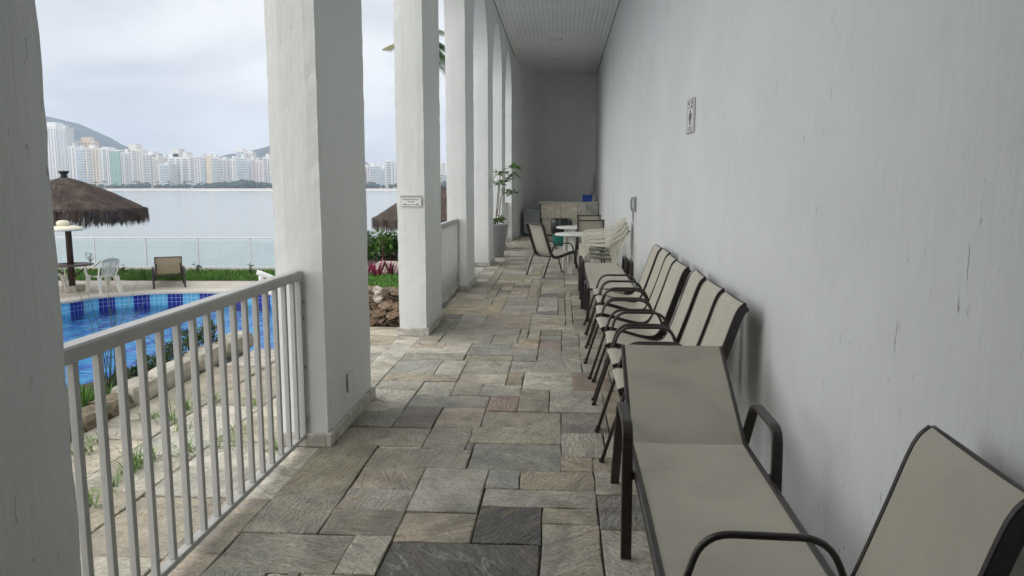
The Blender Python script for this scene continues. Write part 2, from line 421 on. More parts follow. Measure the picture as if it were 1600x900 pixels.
# ---------------------------------------------------------------- mesh helpers
COL = scene.collection
class MB:
    def __init__(s):
        s.v, s.f, s.sm, s.uv = [], [], [], None
    def add(s, verts, faces, smooth=False):
        k = len(s.v)
        s.v += [tuple(p) for p in verts]
        for f in faces:
            s.f.append(tuple(i + k for i in f)); s.sm.append(smooth)
        return s
    def box(s, x0, x1, y0, y1, z0, z1, M=None):
        vs = [Vector(p) for p in ((x0,y0,z0),(x1,y0,z0),(x1,y1,z0),(x0,y1,z0),(x0,y0,z1),(x1,y0,z1),(x1,y1,z1),(x0,y1,z1))]
        if M: vs = [M @ p for p in vs]
        return s.add(vs, [(0,3,2,1),(4,5,6,7),(0,1,5,4),(1,2,6,5),(2,3,7,6),(3,0,4,7)])
    def cbox(s, x0, x1, y0, y1, z0, z1, c=0.01, M=None):
        """box with all edges chamfered"""
        bm = bmesh.new()
        bmesh.ops.create_cube(bm, size=1.0)
        for v in bm.verts:
            v.co = Vector((x0 + (v.co.x + .5) * (x1 - x0), y0 + (v.co.y + .5) * (y1 - y0), z0 + (v.co.z + .5) * (z1 - z0)))
        bmesh.ops.bevel(bm, geom=bm.edges[:], offset=c, segments=1, affect='EDGES')
        if M: bmesh.ops.transform(bm, matrix=M, verts=bm.verts)
        bm.verts.index_update()
        s.add([v.co for v in bm.verts], [[v.index for v in f.verts] for f in bm.faces])
        bm.free(); return s
    def sweep(s, path, prof, side=None, closed_prof=True, caps=True, smooth=False, scales=None):
        """sweep 2d profile [(a,b)] along path; side = fixed vector for the a axis"""
        path = [Vector(p) for p in path]
        n = len(path); m = len(prof); rings = []
        prev = None
        for i, p in enumerate(path):
            t = (path[min(i + 1, n - 1)] - path[max(i - 1, 0)]).normalized()
            if side is not None:
                a = Vector(side); a = (a - t * a.dot(t)).normalized()
            else:
                if prev is None:
                    ref = Vector((0, 0, 1)) if abs(t.z) < .9 else Vector((1, 0, 0))
                    a = t.cross(ref).normalized()
                else:
                    a = (prev - t * prev.dot(t)).normalized()
                prev = a
            b = t.cross(a)
            sc = scales[i] if scales else 1.0
            # keep thickness through bends
            rings.append([p + a * (u * sc) + b * (w * sc) for u, w in prof])
        vs = [q for r_ in rings for q in r_]
        fs = []
        for i in range(n - 1):
            for j in range(m):
                k = (j + 1) % m
                fs.append((i*m+j, i*m+k, (i+1)*m+k, (i+1)*m+j))
        s.add(vs, fs, smooth)
        if caps:
            k = len(s.v) - len(vs)
            s.f.append(tuple(k + j for j in reversed(range(m)))); s.sm.append(False)
            s.f.append(tuple(k + (n-1)*m + j for j in range(m))); s.sm.append(False)
        return s
    def tube(s, path, r, seg=8, smooth=True, scales=None, caps=True):
        prof = [(r * math.cos(2*PI*j/seg), r * math.sin(2*PI*j/seg)) for j in range(seg)]
        return s.sweep(path, prof, smooth=smooth, scales=scales, caps=caps)
    def bar(s, path, w, t, side=(1, 0, 0)):
        c = min(w, t) * 0.22
        a, b = w / 2, t / 2
        prof = [(-a, -b + c), (-a + c, -b), (a - c, -b), (a, -b + c), (a, b - c), (a - c, b), (-a + c, b), (-a, b - c)]
        return s.sweep(path, prof, side=side)
    def lathe(s, prof, cx=0, cy=0, seg=24, smooth=True):
        n = len(prof)
        vs = [(cx + r * math.cos(2*PI*j/seg), cy + r * math.sin(2*PI*j/seg), z) for r, z in prof for j in range(seg)]
        fs = [(i*seg+j, i*seg+(j+1) % seg, (i+1)*seg+(j+1) % seg, (i+1)*seg+j) for i in range(n-1) for j in range(seg)]
        s.add(vs, fs, smooth)
        k = len(s.v) - len(vs)
        if prof[0][0] > 1e-4: s.f.append(tuple(k + j for j in reversed(range(seg)))); s.sm.append(False)
        if prof[-1][0] > 1e-4: s.f.append(tuple(k + (n-1)*seg + j for j in range(seg))); s.sm.append(False)
        return s
    def prism(s, poly, z0, z1):
        n = len(poly)
        tris = tessellate_polygon([[Vector((x, y, 0)) for x, y in poly]])
        vs = [(x, y, z0) for x, y in poly] + [(x, y, z1) for x, y in poly]
        fs = [tuple(n + i for i in t) for t in tris] + [tuple(reversed(t)) for t in tris]
        fs += [(i, (i+1) % n, n + (i+1) % n, n + i) for i in range(n)]
        s.add(vs, fs); return s
    def mesh(s, name, mat, recalc=True):
        me = bpy.data.meshes.new(name)
        me.from_pydata(s.v, [], s.f)
        me.polygons.foreach_set('use_smooth', s.sm)
        if recalc:
            bm = bmesh.new(); bm.from_mesh(me)
            bmesh.ops.recalc_face_normals(bm, faces=bm.faces)
            bm.to_mesh(me); bm.free()
        if mat: me.materials.append(mat)
        me.update()
        return me
    def build(s, name, mat, parent=None, loc=None, recalc=True):
        return link(name, s.mesh(name, mat, recalc), parent, loc)
def link(name, me, parent=None, loc=None):
    o = bpy.data.objects.new(name, me)
    COL.objects.link(o)
    if parent is not None: o.parent = parent
    if loc is not None: o.location = loc
    return o
def tag(o, label=None, cat=None, group=None, kind=None):
    if label: o['label'] = label
    if cat: o['category'] = cat
    if group: o['group'] = group
    if kind: o['kind'] = kind
    return o
def empty(name, loc=(0,0,0), rz=0.0):
    o = bpy.data.objects.new(name, None)
    COL.objects.link(o)
    o.empty_display_size = 0.1
    o.location = loc; o.rotation_euler = (0, 0, rz)
    return o
def copy_tree(o, parent=None):
    c = o.copy(); COL.objects.link(c)
    if parent is not None: c.parent = parent
    for ch in list(o.children): copy_tree(ch, c)
    return c
def arc(cx, cz, r, a0, a1, n):
    return [(cx + r * math.cos(R(a0 + (a1 - a0) * i / n)), cz + r * math.sin(R(a0 + (a1 - a0) * i / n))) for i in range(n + 1)]
def rounded(pts, r, n=5):
    """round the inner corners of a polyline of 3-vectors"""
    pts = [Vector(p) for p in pts]
    outp = [pts[0]]
    for i in range(1, len(pts) - 1):
        p, a, b = pts[i], pts[i-1], pts[i+1]
        d1, d2 = (a - p), (b - p)
        rr = min(r, d1.length * .45, d2.length * .45)
        s_, e_ = p + d1.normalized() * rr, p + d2.normalized() * rr
        for k in range(n + 1):
            t = k / n
            outp.append(s_ * (1-t)**2 + p * 2*t*(1-t) + e_ * t**2)
    outp.append(pts[-1])
    return outp
def smooth_curve(pts, n=8, closed=False):
    """Catmull-Rom through points"""
    P = [Vector(p) for p in pts]; res = []
    N = len(P); rng = N if closed else N - 1
    for i in range(rng):
        if closed: p0, p1, p2, p3 = P[(i-1) % N], P[i], P[(i+1) % N], P[(i+2) % N]
        else: p0, p1, p2, p3 = P[max(i-1, 0)], P[i], P[i+1], P[min(i+2, N-1)]
        for k in range(n):
            t = k / n
            res.append(0.5 * ((2*p1) + (p2-p0)*t + (2*p0-5*p1+4*p2-p3)*t*t + (-p0+3*p1-3*p2+p3)*t**3))
    if not closed: res.append(P[-1])
    return res
# image ray helper used for laying out the far shore at its own distance
_p, _yw = R(7.688), R(3.686)
FW = Vector((-math.sin(_yw) * math.cos(_p), math.cos(_yw) * math.cos(_p), -math.sin(_p)))
RT = Vector((math.cos(_yw), math.sin(_yw), 0)); UP = RT.cross(FW)
def at_y(x, y, Y):
    d = RT * (x - 800) + UP * (450 - y) + FW * 1200.0
    return Vector((0, 0, CAM_H)) + d * (Y / d.y)
def at_z(x, y, z=0.0):
    d = RT * (x - 800) + UP * (450 - y) + FW * 1200.0
    return Vector((0, 0, CAM_H)) + d * ((z - CAM_H) / d.z)
def text_mesh(body, size, mat, name, parent, M):
    cu = bpy.data.curves.new(name, 'FONT')
    cu.body = body; cu.size = size; cu.align_x = 'CENTER'; cu.align_y = 'CENTER'
    cu.extrude = 0.0006; cu.resolution_u = 2
    tmp = bpy.data.objects.new('tmp_text', cu); COL.objects.link(tmp)
    dg = bpy.context.evaluated_depsgraph_get()
    me = bpy.data.meshes.new_from_object(tmp.evaluated_get(dg))
    bpy.data.objects.remove(tmp)
    me.transform(M); me.materials.clear(); me.materials.append(mat)
    return link(name, me, parent)

# ================================================================ large structure
XW, XP0, XP1 = 1.15, -1.42, -1.72         # right wall face, inner and outer pier faces
ZC = 5.30                                 # ceiling
BAY, PW = 3.485, 1.09                      # pier spacing and width
PIERS = [2.085 - PW + BAY * k for k in range(0, 7)]     # near edge of each pier
APEX, SPR = 5.04, 5.04 - (BAY - PW) / 2
YB = 26.9
# --- sea and far shore
SEA = -7.8
sea_o = MB().add([(-3900,-280,SEA),(2400,-280,SEA),(2400,4400,SEA),(-3900,4400,SEA)], [(0,1,2,3)]).build('sea', M_SEA)
tag(sea_o, 'calm pale grey sea of the bay', 'sea', kind='structure')
# --- headland and pool deck
DZ = -1.0
pool_pts = [(-11.9,15.2),(-11.1,16.35),(-10.87,17.1),(-10.36,17.58),(-9.76,17.95),(-8.57,18.15),(-7.43,18.1),(-6.2,17.5),(-5.2,16.2),(-4.6,14.5),(-4.3,12.4),(-4.5,10.0),(-5.2,8.0),(-6.8,6.8),(-9.2,6.6),(-11.4,7.6),(-12.6,9.8),(-12.7,12.6)]
pool_line = [(v.x, v.y) for v in smooth_curve([(x, y, 0) for x, y in pool_pts], 6, True)]
def offset_poly(poly, d):
    n = len(poly); res = []
    for i in range(n):
        a, b = Vector(poly[i-1]), Vector(poly[(i+1) % n])
        t = (b - a).normalized()
        res.append((poly[i][0] + -t.y * d * SGN, poly[i][1] + t.x * d * SGN))
    return res
area = sum(pool_line[i-1][0] * pool_line[i][1] - pool_line[i][0] * pool_line[i-1][1] for i in range(len(pool_line)))
SGN = -1 if area > 0 else 1
cope_line = offset_poly(pool_line, 0.42)
def with_hole(outer, hole, z):
    ol = [Vector((x, y, 0)) for x, y in outer]; hl = [Vector((x, y, 0)) for x, y in hole]
    tris = tessellate_polygon([ol, hl])
    return [(x, y, z) for x, y in list(outer) + list(hole)], [tuple(t) for t in tris]
deck_outer = [(-26, -8), (-3.25, -8), (-3.25, 8.4), (-1.75, 8.4), (-1.75, 30), (-2.6, 34), (-14, 28), (-16, 21.9), (-26, 20.5)]
deck_outer = [(-26, -8), (-1.75, -8), (-1.75, 31), (-3.2, 31), (-6.3, 26), (-6.3, 21.78), (-16, 21.5), (-26, 21.2)]
v, f = with_hole(deck_outer, cope_line, DZ)
deck = MB().add(v, f).build('pool_deck', M_DECK)
tag(deck, 'pale stone deck round the swimming pool', 'pool deck', kind='structure')
hl = MB()
n_ = len(deck_outer)
lower = [(x * 1.0 + (-3 if x < -10 else 0), y + (4 if y > 15 else 0), SEA - .6) for x, y in deck_outer]
hl.add([(x, y, DZ - .004) for x, y in deck_outer] + lower, [(i, (i+1) % n_, n_ + (i+1) % n_, n_ + i) for i in range(n_)])
tag(hl.build('headland', M_HEAD), 'brown rock headland below the pool deck', 'headland', kind='structure')

# --- pool: shell, tile panels, coping, water
pool = empty('swimming_pool', (0, 0, 0))
tag(pool, 'curved blue tiled swimming pool below the terrace', 'swimming pool')
n_ = len(pool_line)
inner_line = pool_line
mb = MB()
mb.add([(x, y, DZ + .012) for x, y in pool_line] + [(x, y, DZ + .012) for x, y in cope_line] + [(x, y, DZ - .05) for x, y in offset_poly(pool_line, -.03)] + [(x, y, DZ + .0) for x, y in offset_poly(pool_line, -.03)] + [(x, y, DZ - .004) for x, y in cope_line],
       [(i, (i+1) % n_, n_+(i+1) % n_, n_+i) for i in range(n_)] + [(2*n_+i, 2*n_+(i+1) % n_, 3*n_+(i+1) % n_, 3*n_+i) for i in range(n_)] + [(3*n_+i, 3*n_+(i+1) % n_, (i+1) % n_, i) for i in range(n_)] + [(n_+i, n_+(i+1) % n_, 4*n_+(i+1) % n_, 4*n_+i) for i in range(n_)])
mb.build('coping', M_COPE, pool)
tris = tessellate_polygon([[Vector((x, y, 0)) for x, y in pool_line]])
fl = MB().add([(x, y, -2.15) for x, y in pool_line], [tuple(t) for t in tris])
me = fl.mesh('basin_floor', M_POOLFLOOR)
uvl = me.uv_layers.new(name='UVMap')
for lp in me.loops:
    co = me.vertices[lp.vertex_index].co; uvl.data[lp.index].uv = (co.x, co.y)
link('basin_floor', me, pool)
# side wall as panels of tiles: dark and light groups alternate
cum = [0.0]
for i in range(n_):
    a, b = pool_line[i], pool_line[(i+1) % n_]
    cum.append(cum[-1] + math.hypot(b[0]-a[0], b[1]-a[1]))
L = cum[-1]
def on_pool(s):
    s %= L
    for i in range(n_):
        if cum[i] <= s <= cum[i+1] + 1e-9:
            t = (s - cum[i]) / (cum[i+1] - cum[i]); a, b = pool_line[i], pool_line[(i+1) % n_]
            return (a[0] + (b[0]-a[0]) * t, a[1] + (b[1]-a[1]) * t)
npan = 2 * int(L / 0.74)
for k in range(npan):
    dark = k % 2 == 0
    w_d = 0.36
    per = L / (npan / 2)
    s0 = (k // 2) * per + (0 if dark else w_d)
    s1 = (k // 2) * per + (w_d if dark else per)
    m = 4
    vs_, fs_, uv_ = [], [], []
    for j in range(m + 1):
        s_ = s0 + (s1 - s0) * j / m
        x, y = on_pool(s_)
        vs_ += [(x, y, -2.15), (x, y, DZ - .001)]; uv_ += [(s_ - s0, 0), (s_ - s0, 1.149)]
    for j in range(m): fs_.append((2*j, 2*j+2, 2*j+3, 2*j+1))
    p_ = MB().add(vs_, fs_)
    me = p_.mesh('tile_panel', M_TILE_D if dark else M_TILE_L, recalc=False)
    uvl = me.uv_layers.new(name='UVMap')
    for lp in me.loops: uvl.data[lp.index].uv = uv_[lp.vertex_index]
    link('tile_panel', me, pool)
def up_tri(t):
    p, q, r_ = (pool_line[i] for i in t)
    return tuple(t) if (q[0]-p[0])*(r_[1]-p[1]) - (q[1]-p[1])*(r_[0]-p[0]) > 0 else tuple(reversed(t))
wt = MB().add([(x, y, -1.33) for x, y in offset_poly(pool_line, 0.02)], [up_tri(t) for t in tris]).build('pool_water', M_POOL, recalc=False)
tag(wt, 'rippled blue water filling the swimming pool', 'pool water', kind='structure')

# --- terrace slab along the arcade, a metre above the pool deck
tz = -0.02
terr = MB().prism([(-1.70, -7), (-1.70, 30), (-4.3, 30), (-4.3, 14.6), (-2.47, 8.62), (-2.72, 7.35), (-3.0, 7.28), (-3.30, 7.1), (-3.30, -7)], DZ - .01, tz - .012)
terr_o = terr.build('terrace', M_MORTAR)
tag(terr_o, 'pale flagstone terrace outside the railing', 'terrace', kind='structure')

# --- building shell
bld = empty('arcade_building', (XW, 0, 0))
tag(bld, 'white plastered arcade building with tall arches and long plain wall', 'building')
def bpart(mb_, name, mat, parent=None):
    par = parent or bld
    o = mb_.build(name, mat, par)
    if par is bld: o.matrix_parent_inverse = Matrix.Translation((-XW, 0, 0))
    return o
# right wall, finely divided and slightly uneven
def wall_sheet(x, y0, y1, z0, z1, ny, nz_, amp):
    m_ = MB(); vs_ = []; fs_ = []
    for i in range(ny + 1):
        for j in range(nz_ + 1):
            y = y0 + (y1 - y0) * i / ny; z = z0 + (z1 - z0) * j / nz_
            d = amp * mnoise.noise(Vector((y * .9, z * .55, 3.1))) + amp * .35 * mnoise.noise(Vector((y * 4.3, z * 2.0, 7.7)))
            vs_.append((x + d, y, z))
    for i in range(ny):
        for j in range(nz_):
            a = i * (nz_ + 1) + j
            fs_.append((a, a + 1, a + nz_ + 2, a + nz_ + 1))
    m_.add(vs_, fs_, True)
    return m_
wl = wall_sheet(XW, -7, YB + .2, -.02, ZC + .02, 190, 40, 0.004)
wl.box(XW + .02, XW + .32, -7, YB + .6, -1.0, ZC + .8)
bpart(wl, 'side_wall', M_WALL)
# curved end wall
cv = [(-1.43, 22.9), (-1.42, 23.0), (-1.39, 23.3), (-1.34, 23.7), (-1.23, 24.6), (-1.05, 25.45), (-.85, 26.1), (-.62, 26.55), (-.3, 26.83), (0.1, YB), (XW + .05, YB)]
cvp = [(p.x, p.y) for p in smooth_curve([(a, b, 0) for a, b in cv], 4)]
ew = MB(); m_ = len(cvp)
outw = [(a - .25 if a < -.5 else a, b + (.3 if a > -1.2 else .1)) for a, b in cvp]
ew.add([(a, b, -.02) for a, b in cvp] + [(a, b, ZC + .02) for a, b in cvp], [(i, i+1, m_+i+1, m_+i) for i in range(m_-1)], True)
bpart(ew, 'end_wall', M_BACK)
bpart(MB().box(-1.74, XW + .3, YB + .06, YB + .36, -1.0, ZC + .8), 'rear_wall', M_PIER)
bpart(MB().box(-1.73, -1.45, PIERS[-1] + PW + .002, YB + .06, -1.0, ZC + .8), 'solid_bay', M_PIER)
# piers: hand-trowelled, with slightly wavy arrises
def pier_mesh(y0, y1, seed):
    nz_, nx, ny = 44, 4, 10
    ring = []
    for i in range(nx): ring.append((XP1 + (XP0 - XP1) * i / nx, y0))
    for i in range(ny): ring.append((XP0, y0 + (y1 - y0) * i / ny))
    for i in range(nx): ring.append((XP0 + (XP1 - XP0) * i / nx, y1))
    for i in range(ny): ring.append((XP1, y1 + (y0 - y1) * i / ny))
    cx, cy_ = (XP0 + XP1) / 2, (y0 + y1) / 2
    m = len(ring); vs_ = []
    for k in range(nz_ + 1):
        z = -.01 + (SPR + .01) * k / nz_
        for (x, y) in ring:
            d = .0015 * mnoise.noise(Vector((x * 6 + seed * 3, y * 5, z * 2.2))) + .002 * mnoise.noise(Vector((x * 18, y * 16 + seed, z * 11)))
            corner = abs(abs(x - cx) - (XP0 - XP1) / 2) < 1e-4 and abs(abs(y - cy_) - (y1 - y0) / 2) < 1e-4
            q = Vector((x - cx, y - cy_))
            nrm = Vector((math.copysign(1, q.x) if abs(abs(q.x) - .15) < 1e-3 else 0, math.copysign(1, q.y) if abs(abs(q.y) - (y1-y0)/2) < 1e-3 else 0))
            if corner: d -= .005 + .005 * mnoise.noise(Vector((seed, x * 3, z * 9)))
            if k == nz_: d = 0
            vs_.append((x + nrm.x * d, y + nrm.y * d, z))
    fs_ = [(k*m+j, k*m+(j+1) % m, (k+1)*m+(j+1) % m, (k+1)*m+j) for k in range(nz_) for j in range(m)]
    return MB().add(vs_, fs_, False)
for k, y0 in enumerate(PIERS):
    po = bpart(pier_mesh(y0, y0 + PW, k * 1.7), 'pier', M_PIER)
    for (a, b, c, d) in ((XP0 - .012, XP0 + .024, y0 - .024, y0 + PW + .024), (XP1 - .02, XP0 - .0125, y0 - .024, y0 + .012), (XP1 - .02, XP0 - .0125, y0 + PW - .012, y0 + PW + .024)):
        sk = MB().cbox(a, b, c, d, .002, .085, .004).build('skirting', M_SKIRT, po)
# arched wall above the piers
def arch_wall():
    mb_ = MB()
    prof = []                       # (y, z) lower outline from the first pier to the last
    for k, y0 in enumerate(PIERS):
        y1 = y0 + PW
        prof += [(y0, SPR), (y1, SPR)]
        if k < len(PIERS) - 1:
            c = y1 + (BAY - PW) / 2; r = (BAY - PW) / 2
            prof += [(c - r * math.cos(PI * i / 28), SPR + r * math.sin(PI * i / 28)) for i in range(1, 28)]
    n = len(prof)
    top = ZC + .8
    vs_ = [(XP0, y, z) for y, z in prof] + [(XP1, y, z) for y, z in prof] + [(XP0, y, top) for y, z in prof] + [(XP1, y, top) for y, z in prof]
    fs_ = []
    for i in range(n - 1):
        fs_ += [(i, i+1, 2*n+i+1, 2*n+i), (n+i+1, n+i, 3*n+i, 3*n+i+1), (i+1, i, n+i, n+i+1)]
    mb_.add(vs_, fs_)
    return mb_
bpart(arch_wall(), 'arch_wall', M_PIER)
bpart(MB().box(XP1, XP0 - .002, -7, PIERS[0] - .002, -1.0, ZC + .8), 'closed_bay', M_PIER)
bpart(MB().box(-1.80, XW + .4, -7.2, YB + .5, ZC + .80, ZC + 1.0), 'roof_slab', M_PIER)
# corridor end behind the photographer, with a door opening left free
bpart(MB().box(XP1, XW + .02, -7.3, -7.0, -1.0, ZC + .8), 'front_wall', M_WALL)
# ceiling with planks
ceil = bpart(MB().box(XP0 + .001, XW - .012, -7, YB + .04, ZC + .03, ZC + .06), 'ceiling', M_CEIL)
NPL = 26
pw = (XW - .01 - XP0) / NPL
for s0, s1 in ((-7.0, 5.6), (5.606, 17.45), (17.456, YB + .03)):
    me = None
    for k in range(NPL):
        if me is None:
            mp_ = MB()
            w = pw - .0035
            prof = [(0, .007), (.004, 0), (w - .004, 0), (w, .007), (w, .02), (0, .02)]
            vs_ = [(a, y, b) for y in (0, s1 - s0) for a, b in prof]
            m = len(prof)
            mp_.add(vs_, [(j, (j+1) % m, m + (j+1) % m, m + j) for j in range(m)] + [tuple(range(m)), tuple(range(m, 2*m))])
            me = mp_.mesh('plank', M_CEIL)
        o = link('plank', me, ceil, (XP0 + .004 + k * pw, s0, ZC + random.uniform(-.001, .001)))
# dark trim along the ceiling edges
for x0 in (XP0 + .0005, XW - .026):
    MB().box(x0, x0 + .022, -7, YB, ZC - .004, ZC + .0045).build('edge_trim', simple('trim_grey', (0.30, 0.30, 0.29), .5), ceil)

# --- corridor floor
floor = MB().add([(XP1 + .01, -7, -.014), (XW + .05, -7, -.014), (XW + .05, YB + .1, -.014), (XP1 + .01, YB + .1, -.014)], [(0,1,2,3)]).build('floor', M_MORTAR)
tag(floor, 'grey and tan flagstone floor of the long open corridor', 'floor', kind='structure')
# flagstones: (x0, x1, y0, y1, tone). The near ones follow the real laying pattern.
TONES = dict(lg=(.46,.45,.41), tan=(.43,.39,.315), bg=(.31,.315,.305), dk=(.105,.105,.10), pu=(.165,.145,.14), ol=(.29,.275,.22), li=(.54,.525,.475), ru=(.40,.325,.215), gr=(.34,.335,.305), rd=(.33,.25,.21))
def tr(sc, ox, oy, L):
    res = []
    for a, b, c, d, t in L:
        p, q = at_z(ox + a / sc, oy + b / sc), at_z(ox + c / sc, oy + d / sc)
        res.append((min(p.x, q.x), max(p.x, q.x), min(p.y, q.y), max(p.y, q.y), t))
    return res
traced = tr(1.9565, 340, 440, [
    (85,763,345,898,'gr'), (402,775,483,890,'lg'), (532,787,975,925,'dk'), (990,745,1157,935,'lg'), (795,690,978,803,'dk'),
    (585,708,768,797,'tan'), (375,700,540,773,'ol'), (470,575,606,631,'tan'), (425,628,582,702,'bg'), (640,572,775,712,'gr'),
    (832,575,918,633,'bg'), (920,578,1150,640,'tan'), (815,635,1148,700,'lg'), (990,700,1148,748,'tan'), (1152,648,1330,752,'bg'), (1157,756,1330,935,'lg')])
traced += tr(4.0, 300, 680, [(770,97,985,355,'ol'), (492,362,868,516,'gr'), (350,516,815,606,'ru')])
traced += tr(4.21, 580, 560, [
    (240,312,390,450,'pu'), (462,318,688,447,'tan'), (390,452,640,598,'gr'), (730,350,1232,465,'tan'), (685,455,1228,570,'tan'),
    (820,562,1225,738,'bg'), (655,568,775,750,'tan'), (75,590,600,718,'ol'), (302,235,733,318,'bg'), (768,245,970,352,'rd'),
    (1005,205,1158,318,'tan'), (985,318,1157,355,'bg'), (1168,210,1520,360,'lg'), (1245,365,1560,485,'bg'), (1238,487,1560,648,'lg'),
    (1232,648,1455,748,'tan'), (1458,650,1660,760,'tan'), (750,172,990,247,'lg'), (560,165,725,238,'tan'), (350,153,525,235,'lg'), (600,100,870,172,'lg'),
    (895,85,1010,175,'ru'), (1025,95,1305,208,'li'), (1310,125,1580,218,'rd'), (925,25,1383,95,'lg'), (645,20,890,100,'lg'),
    (475,12,595,98,'li'), (130,97,560,150,'tan'), (205,8,420,97,'bg'), (100,147,310,195,'li'), (25,197,210,343,'li'),
    (0,345,150,450,'bg'), (-90,452,325,585,'gr')])
traced += tr(4.444, 600, 400, [(730,410,1005,500,'tan'), (350,490,420,560,'bg'), (435,505,720,600,'gr'), (760,540,910,610,'lg'), (945,475,990,575,'lg'),
    (1010,475,1330,515,'lg'), (1095,580,1225,640,'rd'), (1080,640,1225,735,'gr'), (700,640,1075,695,'bg'), (840,310,1050,345,'gr'), (830,347,1045,410,'bg'),
    (520,335,800,395,'ru'), (560,410,700,480,'gr'), (235,600,410,640,'tan'), (210,675,560,720,'gr'), (560,688,885,730,'ol')])
CELL = 0.045
X0F, X1F, Y0F, Y1F = -1.475, XW + .01, -3.0, YB
NX, NY = int((X1F - X0F) / CELL), int((Y1F - Y0F) / CELL)
own = {}
rects = []
def claim(i0, i1, j0, j1, t):
    rects.append((i0, i1, j0, j1, t))
    for i in range(i0, i1):
        for j in range(j0, j1): own[(i, j)] = len(rects) - 1
for x0, x1, y0, y1, t in traced:
    i0, i1 = max(0, round((x0 - X0F) / CELL)), min(NX, round((x1 - X0F) / CELL))
    j0, j1 = round((y0 - Y0F) / CELL), round((y1 - Y0F) / CELL)
    if abs(i0) <= 2: i0 = 0
    # shrink away from what is already taken
    def clash(a, b, c, d): return any((i, j) in own for i in range(a, b) for j in range(c, d))
    it = 0
    while i1 - i0 > 1 and j1 - j0 > 1 and clash(i0, i1, j0, j1) and it < 12:
        it += 1
        cols = [sum((i, j) in own for j in range(j0, j1)) for i in (i0, i1 - 1)]
        rows = [sum((i, j) in own for i in range(i0, i1)) for j in (j0, j1 - 1)]
        best = max((cols[0] / (j1 - j0), 0), (cols[1] / (j1 - j0), 1), (rows[0] / (i1 - i0), 2), (rows[1] / (i1 - i0), 3))
        if best[1] == 0: i0 += 1
        elif best[1] == 1: i1 -= 1
        elif best[1] == 2: j0 += 1
        else: j1 -= 1
    if i1 - i0 > 1 and j1 - j0 > 1 and not clash(i0, i1, j0, j1): claim(i0, i1, j0, j1, t)
for k in range(len(rects)):
    for side in range(4):
        i0, i1, j0, j1, t = rects[k]
        gap = 0
        while gap < 6:
            if side == 0: cells = [(i0 - 1 - gap, j) for j in range(j0, j1)]; lim = i0 - 1 - gap < 0
            elif side == 1: cells = [(i1 + gap, j) for j in range(j0, j1)]; lim = i1 + gap >= NX
            elif side == 2: cells = [(i, j0 - 1 - gap) for i in range(i0, i1)]; lim = False
            else: cells = [(i, j1 + gap) for i in range(i0, i1)]; lim = False
            if lim or any(c in own for c in cells): break
            gap += 1
        if 0 < gap < 5:
            if side == 0: i0 -= gap
            elif side == 1: i1 += gap
            elif side == 2: j0 -= gap
            else: j1 += gap
            rects[k] = (i0, i1, j0, j1, t)
            for i in range(i0, i1):
                for j in range(j0, j1): own[(i, j)] = k
rf = random.Random(21)
pal = ['lg', 'lg', 'gr', 'tan', 'tan', 'ol', 'bg', 'lg', 'li', 'li', 'gr', 'lg', 'tan', 'li', 'ru', 'bg', 'pu', 'gr']
for j in range(NY):
    for i in range(NX):
        if (i, j) in own: continue
        w = rf.choice((6, 8, 9, 10, 12, 14)); h = rf.choice((5, 6, 7, 8, 9, 11))
        a = i
        while a < NX and a - i < w and (a, j) not in own: a += 1
        if 0 < NX - a <= 3 and all((q, j) not in own for q in range(a, NX)): a = NX
        b = j + 1
        while b < NY and b - j < h and all((q, b) not in own for q in range(i, a)): b += 1
        if b < NY - 1 and b - j >= 3:
            gap = 0
            while gap < 3 and b + gap < NY and all((q, b + gap) not in own for q in range(i, a)): gap += 1
            if gap < 3: b += gap
        claim(i, a, j, b, rf.choice(pal))
# merge slivers into a neighbour of the same side length
changed = True
while changed:
    changed = False
    for k, r_ in enumerate(rects):
        if r_ is None: continue
        i0, i1, j0, j1, t = r_
        if min(i1 - i0, j1 - j0) >= 4: continue
        for q, s_ in enumerate(rects):
            if q == k or s_ is None: continue
            a0, a1, b0, b1, u = s_
            if (a0, a1) == (i0, i1) and (b1 == j0 or j1 == b0): rects[q] = (a0, a1, min(b0, j0), max(b1, j1), u); rects[k] = None
            elif (b0, b1) == (j0, j1) and (a1 == i0 or i1 == a0): rects[q] = (min(a0, i0), max(a1, i1), b0, b1, u); rects[k] = None
            if rects[k] is None: changed = True; break
stones = [(X0F + i0 * CELL, X0F + i1 * CELL, Y0F + j0 * CELL, Y0F + j1 * CELL, t) for i0, i1, j0, j1, t in [r_ for r_ in rects if r_]]
